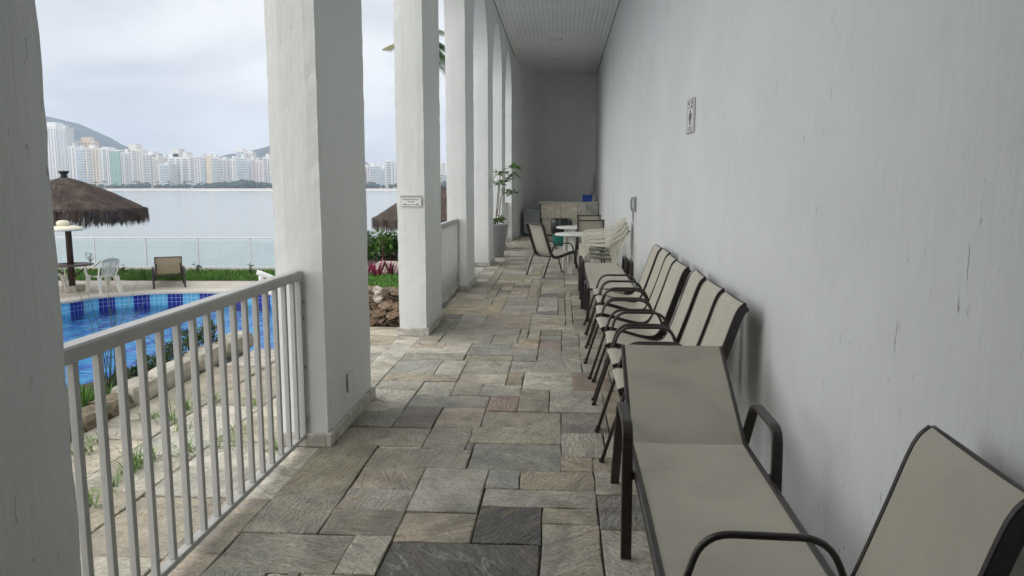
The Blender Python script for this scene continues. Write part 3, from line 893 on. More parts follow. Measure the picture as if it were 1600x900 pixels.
# threshold strip under the railings and through the open bays
yy = -3.0
while yy < PIERS[-1]:
    ln = rf.uniform(.45, .95)
    y1 = yy + ln
    inpier = any(p - .05 < yy + .1 and y1 - .1 < p + PW + .05 for p in PIERS)
    if not inpier: stones.append((XP1 + .012, X0F, yy, y1, rf.choice(('li', 'tan', 'lg', 'li'))))
    yy = y1
def add_stone(mb_, x0, x1, y0, y1, rnd, gap=.007, ztop=0.0, rough=.004):
    """a slab of stone with a broken, slightly chamfered edge"""
    h = ztop + rnd.uniform(-rough, rough)
    gx = gap
    x0 += gx * rnd.uniform(.25, 1.0); x1 -= gx * rnd.uniform(.25, 1.0); y0 += gx * rnd.uniform(.25, 1.0); y1 -= gx * rnd.uniform(.25, 1.0)
    def side(a, b, n):
        pts = []
        for k in range(n):
            t = k / n
            px, py = a[0] + (b[0]-a[0]) * t, a[1] + (b[1]-a[1]) * t
            j = .006 if k else .004
            pts.append((px + rnd.uniform(-j, j), py + rnd.uniform(-j, j)))
        return pts
    nx, ny = 3, 2
    rim = side((x0,y0),(x1,y0),nx) + side((x1,y0),(x1,y1),ny) + side((x1,y1),(x0,y1),nx) + side((x0,y1),(x0,y0),ny)
    cx, cy_ = (x0 + x1) / 2, (y0 + y1) / 2
    m = len(rim)
    c = .006
    tilt = (rnd.uniform(-.004, .004), rnd.uniform(-.004, .004))
    def hz(x, y): return h + (x - cx) * tilt[0] + (y - cy_) * tilt[1]
    top = []
    for x, y in rim:
        d = Vector((cx - x, cy_ - y)); d = d.normalized() * rnd.uniform(.6, 1.5) * c
        top.append((x + d.x, y + d.y, hz(x, y) + rnd.uniform(-.0012, .0012)))
    vs_ = [(x, y, ztop - .016) for x, y in rim] + [(x, y, hz(x, y) - rnd.uniform(.002, .005)) for x, y in rim] + top + [(cx, cy_, h + rnd.uniform(-.001, .002))]
    fs_ = [(j, (j+1) % m, m + (j+1) % m, m + j) for j in range(m)] + [(m+j, m+(j+1) % m, 2*m+(j+1) % m, 2*m+j) for j in range(m)] + [(2*m+j, 2*m+(j+1) % m, 3*m) for j in range(m)]
    mb_.add(vs_, fs_)
    return 3 * m + 1
def tone_of(t, rnd, k=1.0):
    b = TONES[t]; b = (b[0] * 1.05, b[1], b[2] * .91)
    if t != 'dk': b = tuple(.3 * m_ + .7 * q for q, m_ in zip(b, (.40, .385, .325)))
    v = rnd.uniform(.84, 1.14) * k
    return (b[0] * v * rnd.uniform(.97, 1.03), b[1] * v, b[2] * v * rnd.uniform(.95, 1.04), rnd.random())
def set_tone(me, cols):
    ca = me.color_attributes.new('tone', 'FLOAT_COLOR', 'POINT')
    flat = [c for col in cols for c in col]
    ca.data.foreach_set('color', flat)
def lay(stones, parent, mat, name, limit, ztop=0.0, gap=.007, rough=.004, k=1.0, key=None, seed=5):
    rnd = random.Random(seed)
    order = sorted(stones, key=key or (lambda s: (s[2] + s[3]) / 2 if s[3] > 1.6 else 99 - s[2]))
    rest, rc = MB(), []
    for q, (x0, x1, y0, y1, t) in enumerate(order):
        col = tone_of(t, rnd, k)
        if q < limit:
            m_ = MB(); nv = add_stone(m_, x0, x1, y0, y1, rnd, gap, ztop, rough)
            me = m_.mesh(name, mat, recalc=False); set_tone(me, [col] * nv)
            link(name, me, parent)
        else:
            nv = add_stone(rest, x0, x1, y0, y1, rnd, gap, ztop, rough); rc += [col] * nv
    if rest.v:
        me = rest.mesh('distant_' + name + 's', mat, recalc=False); set_tone(me, rc)
        tag(link('distant_' + name + 's', me, parent), kind='stuff')
lay(stones, floor, M_STONE, 'flagstone', 296, gap=.005, k=1.06)
# terrace paving, paler and weathered by the sun, with open weedy joints
ts = []
xx = -3.10
cols_ = [-3.10, -2.62, -2.18, -1.71]
rt_ = random.Random(9)
for c in range(3):
    yy = -3.0 + rt_.uniform(0, .4)
    ye = 7.28 if c == 0 else 8.52
    while yy < ye - .05:
        ln = rt_.uniform(.38, .85)
        ts.append((cols_[c] if c != 0 or yy < 6.4 else -3.02, cols_[c+1], yy, min(yy + ln, ye), rt_.choice(('li', 'tan', 'lg', 'tan', 'li', 'tan'))))
        yy += ln
lay(ts, terr_o, M_STONE_OUT, 'paving_stone', 200, ztop=tz + .008, gap=.011, rough=.006, k=.98, seed=11)
# ================================================================ railings
def railing(y0, y1, x, label, nb=17):
    t = empty('railing', (x, (y0 + y1) / 2, 0))
    tag(t, label, 'railing', 'white railings between the piers')
    L2 = (y1 - y0) / 2
    top = MB()
    prof = [(-.028, 0), (.028, 0), (.034, .008), (.034, .048), (.027, .056), (-.027, .056), (-.034, .048), (-.034, .008)]
    top.sweep([(0, -L2 + .004, 1.092), (0, L2 - .004, 1.092)], [(a, b) for a, b in prof], side=(1, 0, 0))
    top.build('top_rail', M_RAIL, t)
    MB().cbox(-.022, .022, -L2 + .004, L2 - .004, .055, .082, .003).build('bottom_rail', M_RAIL, t)
    me = MB().cbox(-.013, .013, -.013, .013, .0822, 1.034, .002).mesh('baluster', M_RAIL)
    for k in range(nb):
        link('baluster', me, t, (0, -L2 + (2 * L2) * (k + .75) / (nb + .5), 0))
    bolt = MB().lathe([(.0, .012), (.008, .010), (.011, .003), (.011, 0)], seg=10)
    bm_ = MB(); bm_.add([(z_, x_, y_) for x_, y_, z_ in bolt.v], bolt.f, True)
    bme = bm_.mesh('bolt', M_ZINC)
    for s in (-1, 1):
        pl = MB().cbox(-.024, .024, s * (L2 - .012) - .010, s * (L2 - .012) + .010, .0823, 1.028, .002).build('end_plate', M_RAIL, t)
        for z in (.17, .50, .80, .90):
            link('bolt', bme, pl, (.024, s * (L2 - .012), z))
    return t
railing(PIERS[0] + PW + .008, PIERS[1] - .008, -1.575, 'nearest grey-white metal railing overlooking the pool')
railing(PIERS[2] + PW + .008, PIERS[3] - .008, -1.575, 'second white metal railing, beyond the pier with the notice')
railing(PIERS[5] + PW + .008, PIERS[6] - .008, -1.575, 'farthest white railing beside the grey potted plant')

# ================================================================ sling chairs
def chair_meshes():
    d = {}
    # two side loops: rear leg, arm, front leg in one bent tube
    side = rounded([(-.40, 0, 0), (-.175, 0, .575), (.185, 0, .575), (.365, 0, 0)], .085, 6)
    prof = [(.015 * math.cos(2*PI*j/8) * 1.0, .011 * math.sin(2*PI*j/8)) for j in range(8)]
    d['side_frame'] = MB().sweep(side, prof, side=(0, 1, 0), smooth=True).mesh('side_frame', M_FRAME)
    # bent sling rail: back and seat in one
    rl = smooth_curve([(-.425, 0, .925), (-.385, 0, .875), (-.325, 0, .70), (-.255, 0, .50), (-.215, 0, .405), (-.165, 0, .355), (-.09, 0, .350), (.02, 0, .375), (.14, 0, .408), (.235, 0, .425), (.275, 0, .412)], 4)
    d['path'] = rl
    pr = [(-.008, -.038), (.008, -.038), (.010, -.034), (.010, .009), (.008, .013), (-.008, .013), (-.010, .009), (-.010, -.034)]
    d['sling_rail'] = MB().sweep(rl, pr, side=(0, 1, 0), smooth=False).mesh('sling_rail', M_FRAME)
    W = .242
    def sling(pts):
        n = len(pts); m = 8; vs_ = []
        for i, p in enumerate(pts):
            a = pts[max(i-1, 0)]; b = pts[min(i+1, n-1)]
            t = (b - a).normalized(); nrm = Vector((-t.z, 0, t.x))
            if nrm.z < 0 and nrm.x < 0: nrm = -nrm
            for j in range(m + 1):
                u = -1 + 2 * j / m
                sag = -.016 * (1 - u * u)
                q = p + Vector((t.z, 0, -t.x)) * 0
                q = p - nrm * (-sag if False else .016 * (1 - u * u)) + nrm * .0105
                vs_.append((q.x, u * W, q.z))
        fs_ = [(i*(m+1)+j, i*(m+1)+j+1, (i+1)*(m+1)+j+1, (i+1)*(m+1)+j) for i in range(n-1) for j in range(m)]
        k = len(vs_)
        # second skin for thickness
        vs2 = []
        for i, p in enumerate(pts):
            a = pts[max(i-1, 0)]; b = pts[min(i+1, n-1)]
            t = (b - a).normalized(); nrm = Vector((-t.z, 0, t.x))
            if nrm.z < 0 and nrm.x < 0: nrm = -nrm
            for j in range(m + 1):
                v0 = Vector(vs_[i*(m+1)+j]); vs2.append(tuple(v0 - nrm * .003))
        fs2 = [tuple(k + q for q in reversed(f_)) for f_ in fs_]
        return MB().add(vs_ + vs2, fs_ + fs2, True)
    d['backrest'] = sling(rl[:19]).mesh('backrest', M_SLING, recalc=False)
    d['seat'] = sling(rl[18:]).mesh('seat', M_SLING, recalc=False)
    d['cross_bar'] = MB().tube([(0, -.262, 0), (0, .262, 0)], .011, 8).mesh('cross_bar', M_FRAME)
    d['top_bar'] = MB().sweep(smooth_curve([(-.425, -.245, .925), (-.437, -.12, .917), (-.441, 0, .914), (-.437, .12, .917), (-.425, .245, .925)], 3), [(.010 * math.cos(2*PI*j/6), .012 * math.sin(2*PI*j/6)) for j in range(6)], smooth=True).mesh('top_bar', M_FRAME)
    d['foot_cap'] = MB().cbox(-.016, .016, -.017, .017, 0, .018, .003).mesh('foot_cap', M_BLACK)
    return d
CH = chair_meshes()
def sling_chair(x, y, rz, label, group):
    t = empty('sling_chair', (x, y, 0.002), rz)
    tag(t, label, 'chair', group)
    for s in (-1, 1):
        sf = link('side_frame', CH['side_frame'], t, (0, s * .272, .004))
        for fx in (-.40, .365): link('foot_cap', CH['foot_cap'], sf, (fx, 0, -.004))
        link('sling_rail', CH['sling_rail'], t, (0, s * .247, 0))
    link('backrest', CH['backrest'], t); link('seat', CH['seat'], t)
    link('cross_bar', CH['cross_bar'], t, (-.262, 0, .352)); link('cross_bar', CH['cross_bar'], t, (.225, 0, .398))
    link('top_bar', CH['top_bar'], t)
    return t
near_y = [4.32, 4.93, 5.58, 6.25, 6.90, 7.58, 8.15]
ords = ['nearest of the seven tan sling chairs in the row, half hidden behind the lounger', 'second tan sling chair from the raised lounger in the row along the wall', 'third tan sling chair from the raised lounger in the row along the wall', 'middle tan sling chair of the seven lined up along the wall', 'third tan sling chair from the far end of the row along the wall', 'second tan sling chair from the far end of the row along the wall', 'farthest tan sling chair of the row, next to the flat loungers']
rch = random.Random(3)
for k, yn in enumerate(near_y):
    sling_chair(.62 + rch.uniform(-.022, .022), yn + .272, PI + R(rch.uniform(-3.0, 3.0)), ords[k], 'sling chairs lined up along the wall')
sling_chair(.60, 1.90, PI + R(-2.0), 'tan sling chair in the bottom right corner, closest of all', 'sling chairs lined up along the wall')
sling_chair(-.13, 13.62, R(35), 'tan sling chair standing alone, turned to the white tables, dark legs splayed', 'sling chairs at the white tables')
sling_chair(.55, 15.15, R(91), 'tan sling chair between the two round white tables', 'sling chairs at the white tables')
sling_chair(.62, 17.55, R(88), 'tan sling chair behind the farther white table', 'sling chairs at the white tables')

# ================================================================ loungers
def lounger(x, y, rz, label, back_deg=27, z0=0.0, mat=None, lift=0.0, group='sling loungers'):
    t = empty('sun_lounger', (x, y, z0 + .002), rz)
    tag(t, label, 'sun lounger', group)
    zs = .365 + lift
    LS, LB = 1.36, .74
    mat = mat or M_SLING_OLD
    # arm loops double as the rear legs
    loop = rounded([(0, -.40, 0), (0, -.365, .575), (0, .03, .575), (0, .445, 0)], .075, 6)
    if lift: loop = [Vector((p.x, p.y, p.z + (lift if p.z > .3 else 0))) for p in loop]
    lm = MB().bar(loop, .046, .020, side=(1, 0, 0)).mesh('arm_loop', M_FRAME)
    for s in (-1, 1):
        ao = link('arm_loop', lm, t, (s * .312, 0, 0))
        MB().box(-.022, .022, -.02, .012, zs - .02, zs + .012).build('bracket', M_FRAME, ao, (-s * .012, -.36, 0))
    for s in (-1, 1):
        MB().bar([(s * .268, -LS, zs - .012), (s * .268, -LS * .5, zs), (s * .268, .30, zs)], .026, .045, side=(1, 0, 0)).build('side_rail', M_FRAME, t)
        MB().bar(rounded([(s * .268, -LS + .10, zs - .02), (s * .275, -LS + .04, 0)], .02), .040, .020, side=(1, 0, 0)).build('front_leg', M_FRAME, t)
    MB().tube([(-.262, -LS, zs - .012), (.262, -LS, zs - .012)], .014).build('end_bar', M_FRAME, t)
    MB().tube([(-.262, .02, zs - .035), (.262, .02, zs - .035)], .012).build('hinge_bar', M_FRAME, t)
    MB().tube([(-.262, .30, zs - .01), (.262, .30, zs - .01)], .012).build('rear_bar', M_FRAME, t)
    def sheet(n0, n1, fn, name, mat=mat):
        vs_ = []; n, m = 14, 8
        for i in range(n + 1):
            q = i / n
            for j in range(m + 1):
                u = -1 + 2 * j / m
                X_, Y_, Z_ = fn(q, u)
                vs_.append((X_, Y_, Z_))
        k = len(vs_)
        fs_ = [(i*(m+1)+j, i*(m+1)+j+1, (i+1)*(m+1)+j+1, (i+1)*(m+1)+j) for i in range(n) for j in range(m)]
        vs_ += [(a, b, c - .003) for a, b, c in vs_]
        fs_ += [tuple(k + q for q in reversed(f_)) for f_ in fs_]
        return MB().add(vs_, fs_, True).build(name, mat, t, recalc=False)
    sheet(0, 1, lambda q, u: (u * .256, -LS + .01 + q * (LS - .008), zs + .018 - .012 * (1 - q) - .028 * (1 - u * u) * math.sin(PI * min(1, q * 1.0) * .9 + .15)), 'seat')
    a = R(back_deg)
    def bk(q, u):
        l = .001 + q * (LB - .001)
        sg = -.014 * (1 - u * u) * math.sin(PI * (q * .8 + .15))
        return (u * .256, l * math.cos(a) - sg * -math.sin(a), zs + .0165 + l * math.sin(a) + sg * math.cos(a))
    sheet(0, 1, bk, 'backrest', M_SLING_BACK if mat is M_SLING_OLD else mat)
    bf = MB()
    for s in (-1, 1):
        bf.bar([(s * .266, .0, zs + .004), (s * .266, LB * math.cos(a), zs + .004 + LB * math.sin(a))], .020, .028, side=(1, 0, 0))
    bf.tube([(-.262, LB * math.cos(a), zs + .002 + LB * math.sin(a)), (.262, LB * math.cos(a), zs + .002 + LB * math.sin(a))], .011)
    bf.build('back_frame', M_FRAME, t)
    if back_deg > 8:
        MB().tube(rounded([(-.235, .46 * math.cos(a), zs + .46 * math.sin(a) - .01), (-.235, .40, zs - .02), (.235, .40, zs - .02), (.235, .46 * math.cos(a), zs + .46 * math.sin(a) - .01)], .05), .009, 6).build('prop_bar', M_FRAME, t)
    return t
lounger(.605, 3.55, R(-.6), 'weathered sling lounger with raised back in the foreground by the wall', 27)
lounger(.59, 10.23, 0, 'flat tan sling lounger just past the chair row, nearer of two', 1.5, mat=M_SLING, lift=.035)
lounger(.59, 11.07, 0, 'flat tan sling lounger touching the stack of white chairs, farther of two', 1.5, mat=M_SLING)
lp = at_z(264, 449, DZ)
lounger(lp.x - .12, lp.y + .25, PI + R(29), 'tan lounger with raised back across the pool, facing the sea', 50, z0=DZ + .004, mat=M_SLING_WARM).scale = (1.16, 1.0, .84)

# ================================================================ white plastic chairs
def mono_meshes():
    d = {}
    def sheet(fn, n, m, th, nrmz=True):
        vs_ = [fn(i / n, j / m) for i in range(n + 1) for j in range(m + 1)]
        fs_ = [(i*(m+1)+j, (i+1)*(m+1)+j, (i+1)*(m+1)+j+1, i*(m+1)+j+1) for i in range(n) for j in range(m)]
        return vs_, fs_
    # seat: dished shell with a rolled front lip
    def seat(u, v_):
        x = .24 - .45 * u; y = (-.235 + .47 * v_) * (1 - .10 * u)
        z = .425 - .035 * u - .020 * math.sin(PI * v_) * math.sin(PI * min(1, u * 1.1)) - (.03 * (1 - u * 6) if u < 1/6 else 0)
        return (x, y, z)
    vs_, fs_ = sheet(seat, 10, 8, .006)
    k = len(vs_)
    s_ = MB().add(vs_ + [(a, b, c - .007) for a, b, c in vs_], fs_ + [tuple(k + q for q in reversed(f_)) for f_ in fs_], True)
    d['seat'] = s_.mesh('seat', M_PLASTIC)
    # backrest: rounded frame with vertical slots
    bk = MB()
    def bp(y, h):                       # point on the curved back
        return Vector((-.205 - .36 * h * .62 - .03 * math.cos(y / .22 * 1.2) + .03, y, .39 + h * .44))
    def strip(pts, w, t):
        bk.sweep(pts, [(-w/2, -t/2), (w/2, -t/2), (w/2, t/2), (-w/2, t/2)], side=(0, 1, 0))
    for k_ in range(7):
        y = -.165 + .055 * k_
        strip([bp(y * (.86 + .14 * h), h) for h in (0, .3, .6, .88)], .030, .008)
    rim = [bp(-.205, 0), bp(-.225, .4), bp(-.225, .75), bp(-.19, .95), bp(-.10, 1.03), bp(0, 1.05), bp(.10, 1.03), bp(.19, .95), bp(.225, .75), bp(.225, .4), bp(.205, 0)]
    bk.sweep(smooth_curve(rim, 4), [(-.022, -.007), (.022, -.007), (.022, .007), (-.022, .007)], side=(1, 0, .45), smooth=False)
    crown = [[bp(y, h) for y in (-.19, -.1, 0, .1, .19)] for h in (.84, .94, 1.02)]
    bk.add([p for r_ in crown for p in r_], [(i*5+j, i*5+j+1, (i+1)*5+j+1, (i+1)*5+j) for i in range(2) for j in range(4)], True)
    d['backrest'] = bk.mesh('backrest', M_PLASTIC)
    def arm(s):
        pts = smooth_curve([(.235, s * .245, .40), (.245, s * .268, .52), (.20, s * .278, .625), (.05, s * .280, .64), (-.12, s * .270, .66), (-.245, s * .245, .73), (-.35, s * .222, .80)], 4)
        return MB().sweep(pts, [(-.028, -.012), (.028, -.012), (.030, .010), (-.030, .010)], side=(0, 1, 0), smooth=False)
    d['arm+'], d['arm-'] = arm(1).mesh('arm', M_PLASTIC), arm(-1).mesh('arm', M_PLASTIC)
    def leg(sx, s):
        if sx > 0: pts = [(.235, s * .24, .43), (.255, s * .255, .25), (.27, s * .265, 0)]
        else: pts = [(-.20, s * .21, .40), (-.255, s * .235, .22), (-.31, s * .25, 0)]
        m_ = MB(); n = len(pts)
        # L-shaped section
        pr = [(-.030, -.030), (.030, -.030), (.030, -.022), (-.022, -.022), (-.022, .030), (-.030, .030)]
        if s < 0: pr = [(-a, b) for a, b in pr][::-1]
        return m_.sweep(pts, pr, side=(0, 1, 0), scales=[2.1, 1.6, 1.15] if sx > 0 else [1.7, 1.4, 1.05])
    for sx in (1, -1):
        for s in (1, -1): d['leg%d%d' % (sx, s)] = leg(sx, s).mesh('leg', M_PLASTIC)
    return d
MC = mono_meshes()
def plastic_chair(x, y, z, rz, label, group):
    t = empty('plastic_chair', (x, y, z), rz)
    tag(t, label, 'chair', group)
    link('seat', MC['seat'], t); link('backrest', MC['backrest'], t)
    link('arm', MC['arm+'], t); link('arm', MC['arm-'], t)
    for sx in (1, -1):
        for s in (1, -1): link('leg', MC['leg%d%d' % (sx, s)], t)
    return t
for k, lb in enumerate(['lowest white plastic chair of the stack by the wall', 'second lowest white plastic chair in the stack by the wall', 'second highest white plastic chair in the stack by the wall', 'topmost white plastic chair of the stack by the wall']):
    plastic_chair(.66 - .022 * k, 12.62, .002 + .066 * k, PI, lb, 'stacked white plastic chairs')
cp = at_z(143, 460, DZ)
plastic_chair(cp.x + .12, cp.y + .3, DZ + .003, R(150), 'white plastic chair by the pool, right of the thatched parasol post', 'white plastic chairs at the thatched parasol')
plastic_chair(cp.x - 1.12, cp.y + .25, DZ + .003, R(40), 'white plastic chair by the pool, partly hidden behind the near pier', 'white plastic chairs at the thatched parasol')

# ================================================================ round white tables
def round_table(x, y, label):
    t = empty('round_table', (x, y, .002))
    tag(t, label, 'table', 'round white plastic tables')
    MB().lathe([(0, .700), (.40, .700), (.43, .690), (.445, .680), (.452, .690), (.452, .705), (.44, .716), (.42, .719), (0, .721)], seg=40).build('table_top', M_TABLE, t)
    for k in range(4):
        a = PI / 4 + k * PI / 2 + .25
        c, s_ = math.cos(a), math.sin(a)
        pr = [(-.055, -.014), (.055, -.014), (.055, .014), (-.055, .014)]
        MB().sweep([(c * .26, s_ * .26, .698), (c * .30, s_ * .30, .35), (c * .34, s_ * .34, 0)], pr, side=(-s_, c, 0), scales=[1.25, 1.0, .8]).build('leg', M_TABLE, t)
    return t
round_table(.33, 14.02, 'nearer round white plastic table beside the stacked chairs')
round_table(.34, 16.25, 'farther round white plastic table in front of the bin')

# ================================================================ bin, counter, freezer and small things
b_ = empty('waste_bin', (.0, 20.3, 0))
tag(b_, 'green plastic bin with a black bag folded over its rim', 'bin')
MB().lathe([(.21, 0), (.225, .03), (.245, .30), (.255, .56), (.262, .60), (.25, .61), (.235, .60), (.22, .05), (0, .05)], seg=28).build('barrel', M_BARREL, b_)
bag = MB(); vs_ = []; seg = 40
for i, (r0, z0) in enumerate([(.245, .30), (.275, .40), (.285, .50), (.287, .60), (.27, .67), (.21, .70), (.12, .685), (.0, .67)]):
    for j in range(seg):
        a = 2 * PI * j / seg
        k = mnoise.noise(Vector((math.cos(a) * 2.2, math.sin(a) * 2.2, z0 * 6)))
        r1 = r0 + .03 * k + (.012 * math.sin(a * 11) if i < 5 else 0)
        vs_.append((r1 * math.cos(a), r1 * math.sin(a), z0 + (.07 * k if i == 0 else .03 * k)))
bag.add(vs_, [(i*seg+j, i*seg+(j+1) % seg, (i+1)*seg+(j+1) % seg, (i+1)*seg+j) for i in range(7) for j in range(seg)], True)
bag.build('bin_bag', M_BAG, b_)

ct = empty('bar_counter', (.25, 24.2, 0))
tag(ct, 'stone clad bar counter at the end of the corridor', 'counter')
CY = 23.95
def cpart(mb_, name, mat): 
    o = mb_.build(name, mat, ct); o.matrix_parent_inverse = Matrix.Translation((-.25, -24.2, 0)); return o
cpart(MB().box(-.66, XW - .012, CY + .022, CY + .55, 0, 1.02), 'core', M_MORTAR)
cpart(MB().cbox(-.72, XW - .011, CY - .05, CY + .62, 1.021, 1.06, .006), 'counter_top', M_CTOP)
def cx(zx): return at_y(750 + zx / 4.092, 330, CY).x
rows = [(.565, 1.018, [390, 483, 514, 622, 680, 762]), (.06, .558, [398, 466, 515, 628, 700, 762])]
rc_ = random.Random(12)
for z0, z1, sp in rows:
    for k in range(len(sp) - 1):
        a, b = max(cx(sp[k]), -.665) + .004, min(cx(sp[k+1]), XW - .013) - .004
        cpart(MB().cbox(a, b, CY - rc_.uniform(.0, .008), CY + .0215, z0, z1, .005), 'stone_panel', M_CSLAB[[0, 0, 0, 1, 2][k] if z0 > .5 else rc_.choice((0, 1, 1))])
fz = empty('chest_freezer', (-.92, 24.3, 0))
tag(fz, 'grey enamel chest freezer left of the bar counter', 'freezer')
MB().cbox(-.25, .25, -.32, .30, .06, .74, .012).build('body', M_FRIDGE, fz)
MB().cbox(-.256, .256, -.33, .305, .746, .82, .012).build('lid', M_FRIDGE, fz)
for sx in (-.2, .2):
    for sy in (-.26, .24): MB().box(sx - .03, sx + .03, sy - .03, sy + .03, .001, .0595).build('foot', M_BLACK, fz)
tp = empty('water_tap', (-.88, 24.9, .0))
tag(tp, 'small metal water tap rising behind the freezer', 'tap')
MB().tube([(0, .0, .5), (0, 0, 1.10)], .014, 8).build('pipe', M_STEEL, tp)
MB().tube(rounded([(0, 0, 1.0992), (0, 0, 1.14), (0, -.10, 1.14), (0, -.10, 1.09)], .03), .012, 8).build('spout', M_STEEL, tp)
MB().cbox(-.03, .03, -.012, .012, 1.152, 1.166, .003).build('handle', M_STEEL, tp)
MB().box(-.03, .03, -.02, .02, .0, .5).build('stand', M_FRIDGE, tp)
bx = empty('blue_box', (.795, 24.22, 1.061))
tag(bx, 'blue plastic box standing on the bar counter', 'box')
bb = MB(); w0, w1, h_ = .135, .155, .215
for (a, c, n_) in ((w0, w1, 0),): 
    bb.add([(-a,-.10,0),(a,-.10,0),(a,.10,0),(-a,.10,0),(-c,-.12,h_),(c,-.12,h_),(c,.12,h_),(-c,.12,h_),(-c+.012,-.108,h_),(c-.012,-.108,h_),(c-.012,.108,h_),(-c+.012,.108,h_),(-a+.012,-.09,.01),(a-.012,-.09,.01),(a-.012,.09,.01),(-a+.012,.09,.01)],
        [(3,2,1,0),(0,1,5,4),(1,2,6,5),(2,3,7,6),(3,0,4,7),(4,5,9,8),(5,6,10,9),(6,7,11,10),(7,4,8,11),(8,9,13,12),(9,10,14,13),(10,11,15,14),(11,8,12,15),(12,13,14,15)])
bb.build('body', M_BLUEBOX, bx)
MB().box(-.165, .165, -.128, -.1205, .185, .208).build('rim', M_BLUEBOX, bx)
# paper towel box and stem on the far right of the end wall
pd = empty('towel_dispenser', (1.02, YB, 1.3))
tag(pd, 'narrow white dispenser on the dark end wall above the counter', 'dispenser')
MB().cbox(-.06, .06, -.16, -.002, .05, .62, .01).build('case', M_WHITE, pd)
MB().tube([(.0, -.06, .049), (.0, -.06, -.24)], .012, 8).build('pipe', M_WHITE, pd)

# ceiling lights (off)
for k, (x, y) in enumerate(((-.16, 16.1), (-.18, 20.5), (-.28, 23.6))):
    l_ = empty('ceiling_light', (x, y, ZC - .003))
    tag(l_, ['unlit round ceiling light at the top edge, nearest of three', 'unlit round ceiling light, middle of the three on the planks', 'unlit round ceiling light nearest the end wall'][k], 'ceiling light', 'round ceiling lights')
    MB().lathe([(.0, -.022), (.085, -.020), (.118, -.012)], seg=28).build('diffuser', M_OFFLAMP, l_)
    MB().lathe([(.119, -.012), (.125, -.022), (.142, -.020), (.15, -.001), (.119, -.001)], seg=28).build('ring', M_WHITE, l_)

# ---- notice on the third pier: lettering is cut from the plate's own print
PY = PIERS[2]
ns = empty('notice_sign', (-1.565, PY - .012, 1.43))
tag(ns, 'small white shower notice with a left arrow on the pier', 'sign')
MB().cbox(-.113, .113, -.006, .004, -.060, .058, .0015).build('plate', M_WHITE, ns)
MF = Matrix.Rotation(R(90), 4, 'X')
for txt, z, sz in (('FAVOR TOMAR UMA DUCHA', .040, .0205), ('ANTES DE ENTRAR NA', .014, .0205), ('PISCINA', -.010, .0205)):
    o = text_mesh(txt, sz, M_REDPRINT, 'lettering', ns, Matrix.Translation((0, -.0068, z)) @ MF)
    w_ = max(v_.co.x for v_ in o.data.vertices) - min(v_.co.x for v_ in o.data.vertices)
    mx_ = {'FAVOR TOMAR UMA DUCHA': .205, 'ANTES DE ENTRAR NA': .175, 'PISCINA': .066}[txt]
    o.data.transform(Matrix.Diagonal((mx_ / w_, 1, 1, 1)))
ar = MB()
ar.add([(x, -.0070, z) for x, z in ((-.088, -.036), (-.052, -.026), (-.060, -.034), (.062, -.034), (.056, -.029), (.078, -.031), (.078, -.041), (.056, -.043), (.062, -.038), (-.060, -.038), (-.052, -.046))], [(0, 10, 9, 2, 1)[::-1], (2, 9, 8, 3), (3, 8, 7, 6, 5, 4)])
ar.build('arrow', M_BLACK, ns)
bo = MB()
for a, b, c, d in ((-.108, .108, .051, .0535), (-.108, .108, -.055, -.0525), (-.108, -.1055, -.0524, .0509), (.1055, .108, -.0524, .0509)): bo.box(a, b, -.0070, -.0062, c, d)
bo.build('border', M_BLACK, ns)
# ---- pictogram sign on the long wall
ws = empty('pictogram_sign', (XW - .012, 7.05, 2.20))
tag(ws, 'narrow white pictogram sign on the long wall above the chairs', 'sign')
MB().cbox(-.006, .005, -.175, .175, -.150, .150, .0015).build('plate', M_WHITE, ws)
pb = MB()
for a, b, c, d in ((-.172, .172, .140, .147), (-.172, .172, -.147, -.140), (-.172, -.164, -.1395, .1395), (.164, .172, -.1395, .1395)): pb.box(-.0078, -.0062, a, b, c, d)
pb.build('border', M_GREYPRINT, ws)
def pict(name, shapes):
    p_ = MB()
    for a, b, c, d in shapes: p_.box(-.0078, -.0062, a, b, c, d)
    p_.build(name, M_GREYPRINT, ws)
for yy in (-.08, .08): pict('pictogram', [(yy - .035, yy + .035, .100, .128)])
pict('pictogram', [(-.105, -.035, .062, .092)]); pict('pictogram', [(.03, .11, .074, .084)])
fg = MB()
fg.add([(-.0072, .0 + .03 * math.cos(2*PI*k/14), .042 + .014 * math.sin(2*PI*k/14)) for k in range(14)], [tuple(range(14))])
for a, b, c, d in ((-.045, .045, -.02, .026), (-.075, -.05, -.03, .024), (.05, .075, -.03, .024), (-.04, -.008, -.075, -.0205), (.008, .04, -.075, -.0205)): fg.box(-.0078, -.0062, a, b, c, d)
fg.build('figure', M_GREYPRINT, ws)
for z in (-.096, -.110, -.124): pict('text_line', [(-.12 + .02 * abs(z + .11) * 50, .12, z - .003, z + .003)])
# ---- intercom on the long wall
ic = empty('intercom_phone', (XW - .012, 12.1, 1.29))
tag(ic, 'white wall intercom handset with curled cord on the long wall', 'intercom')
MB().cbox(-.02, .006, -.075, .075, -.11, .12, .006).build('base_plate', M_FRIDGE, ic)
hs = MB(); hs.bar(rounded([(-.045, -.02, -.10), (-.062, -.02, -.03), (-.062, -.02, .06), (-.045, -.02, .11)], .04), .045, .030, side=(0, 1, 0))
hs.build('handset', M_STEEL, ic)
cord = [( -.03 + .012 * math.cos(q * 1.9), -.02 + .014 * math.sin(q * 1.9) + .012 * math.sin(q * .16), -.11 - .0030 * q) for q in range(0, 34)]
MB().tube(cord, .0045, 6).build('cord', M_STEEL, ic)
lo_ = [(-.03, -.02 + .045 * math.sin(2*PI*k/14), -.235 + .030 * math.cos(2*PI*k/14)) for k in range(15)]
MB().tube(lo_, .006, 6).build('cord_loop', M_STEEL, ic)
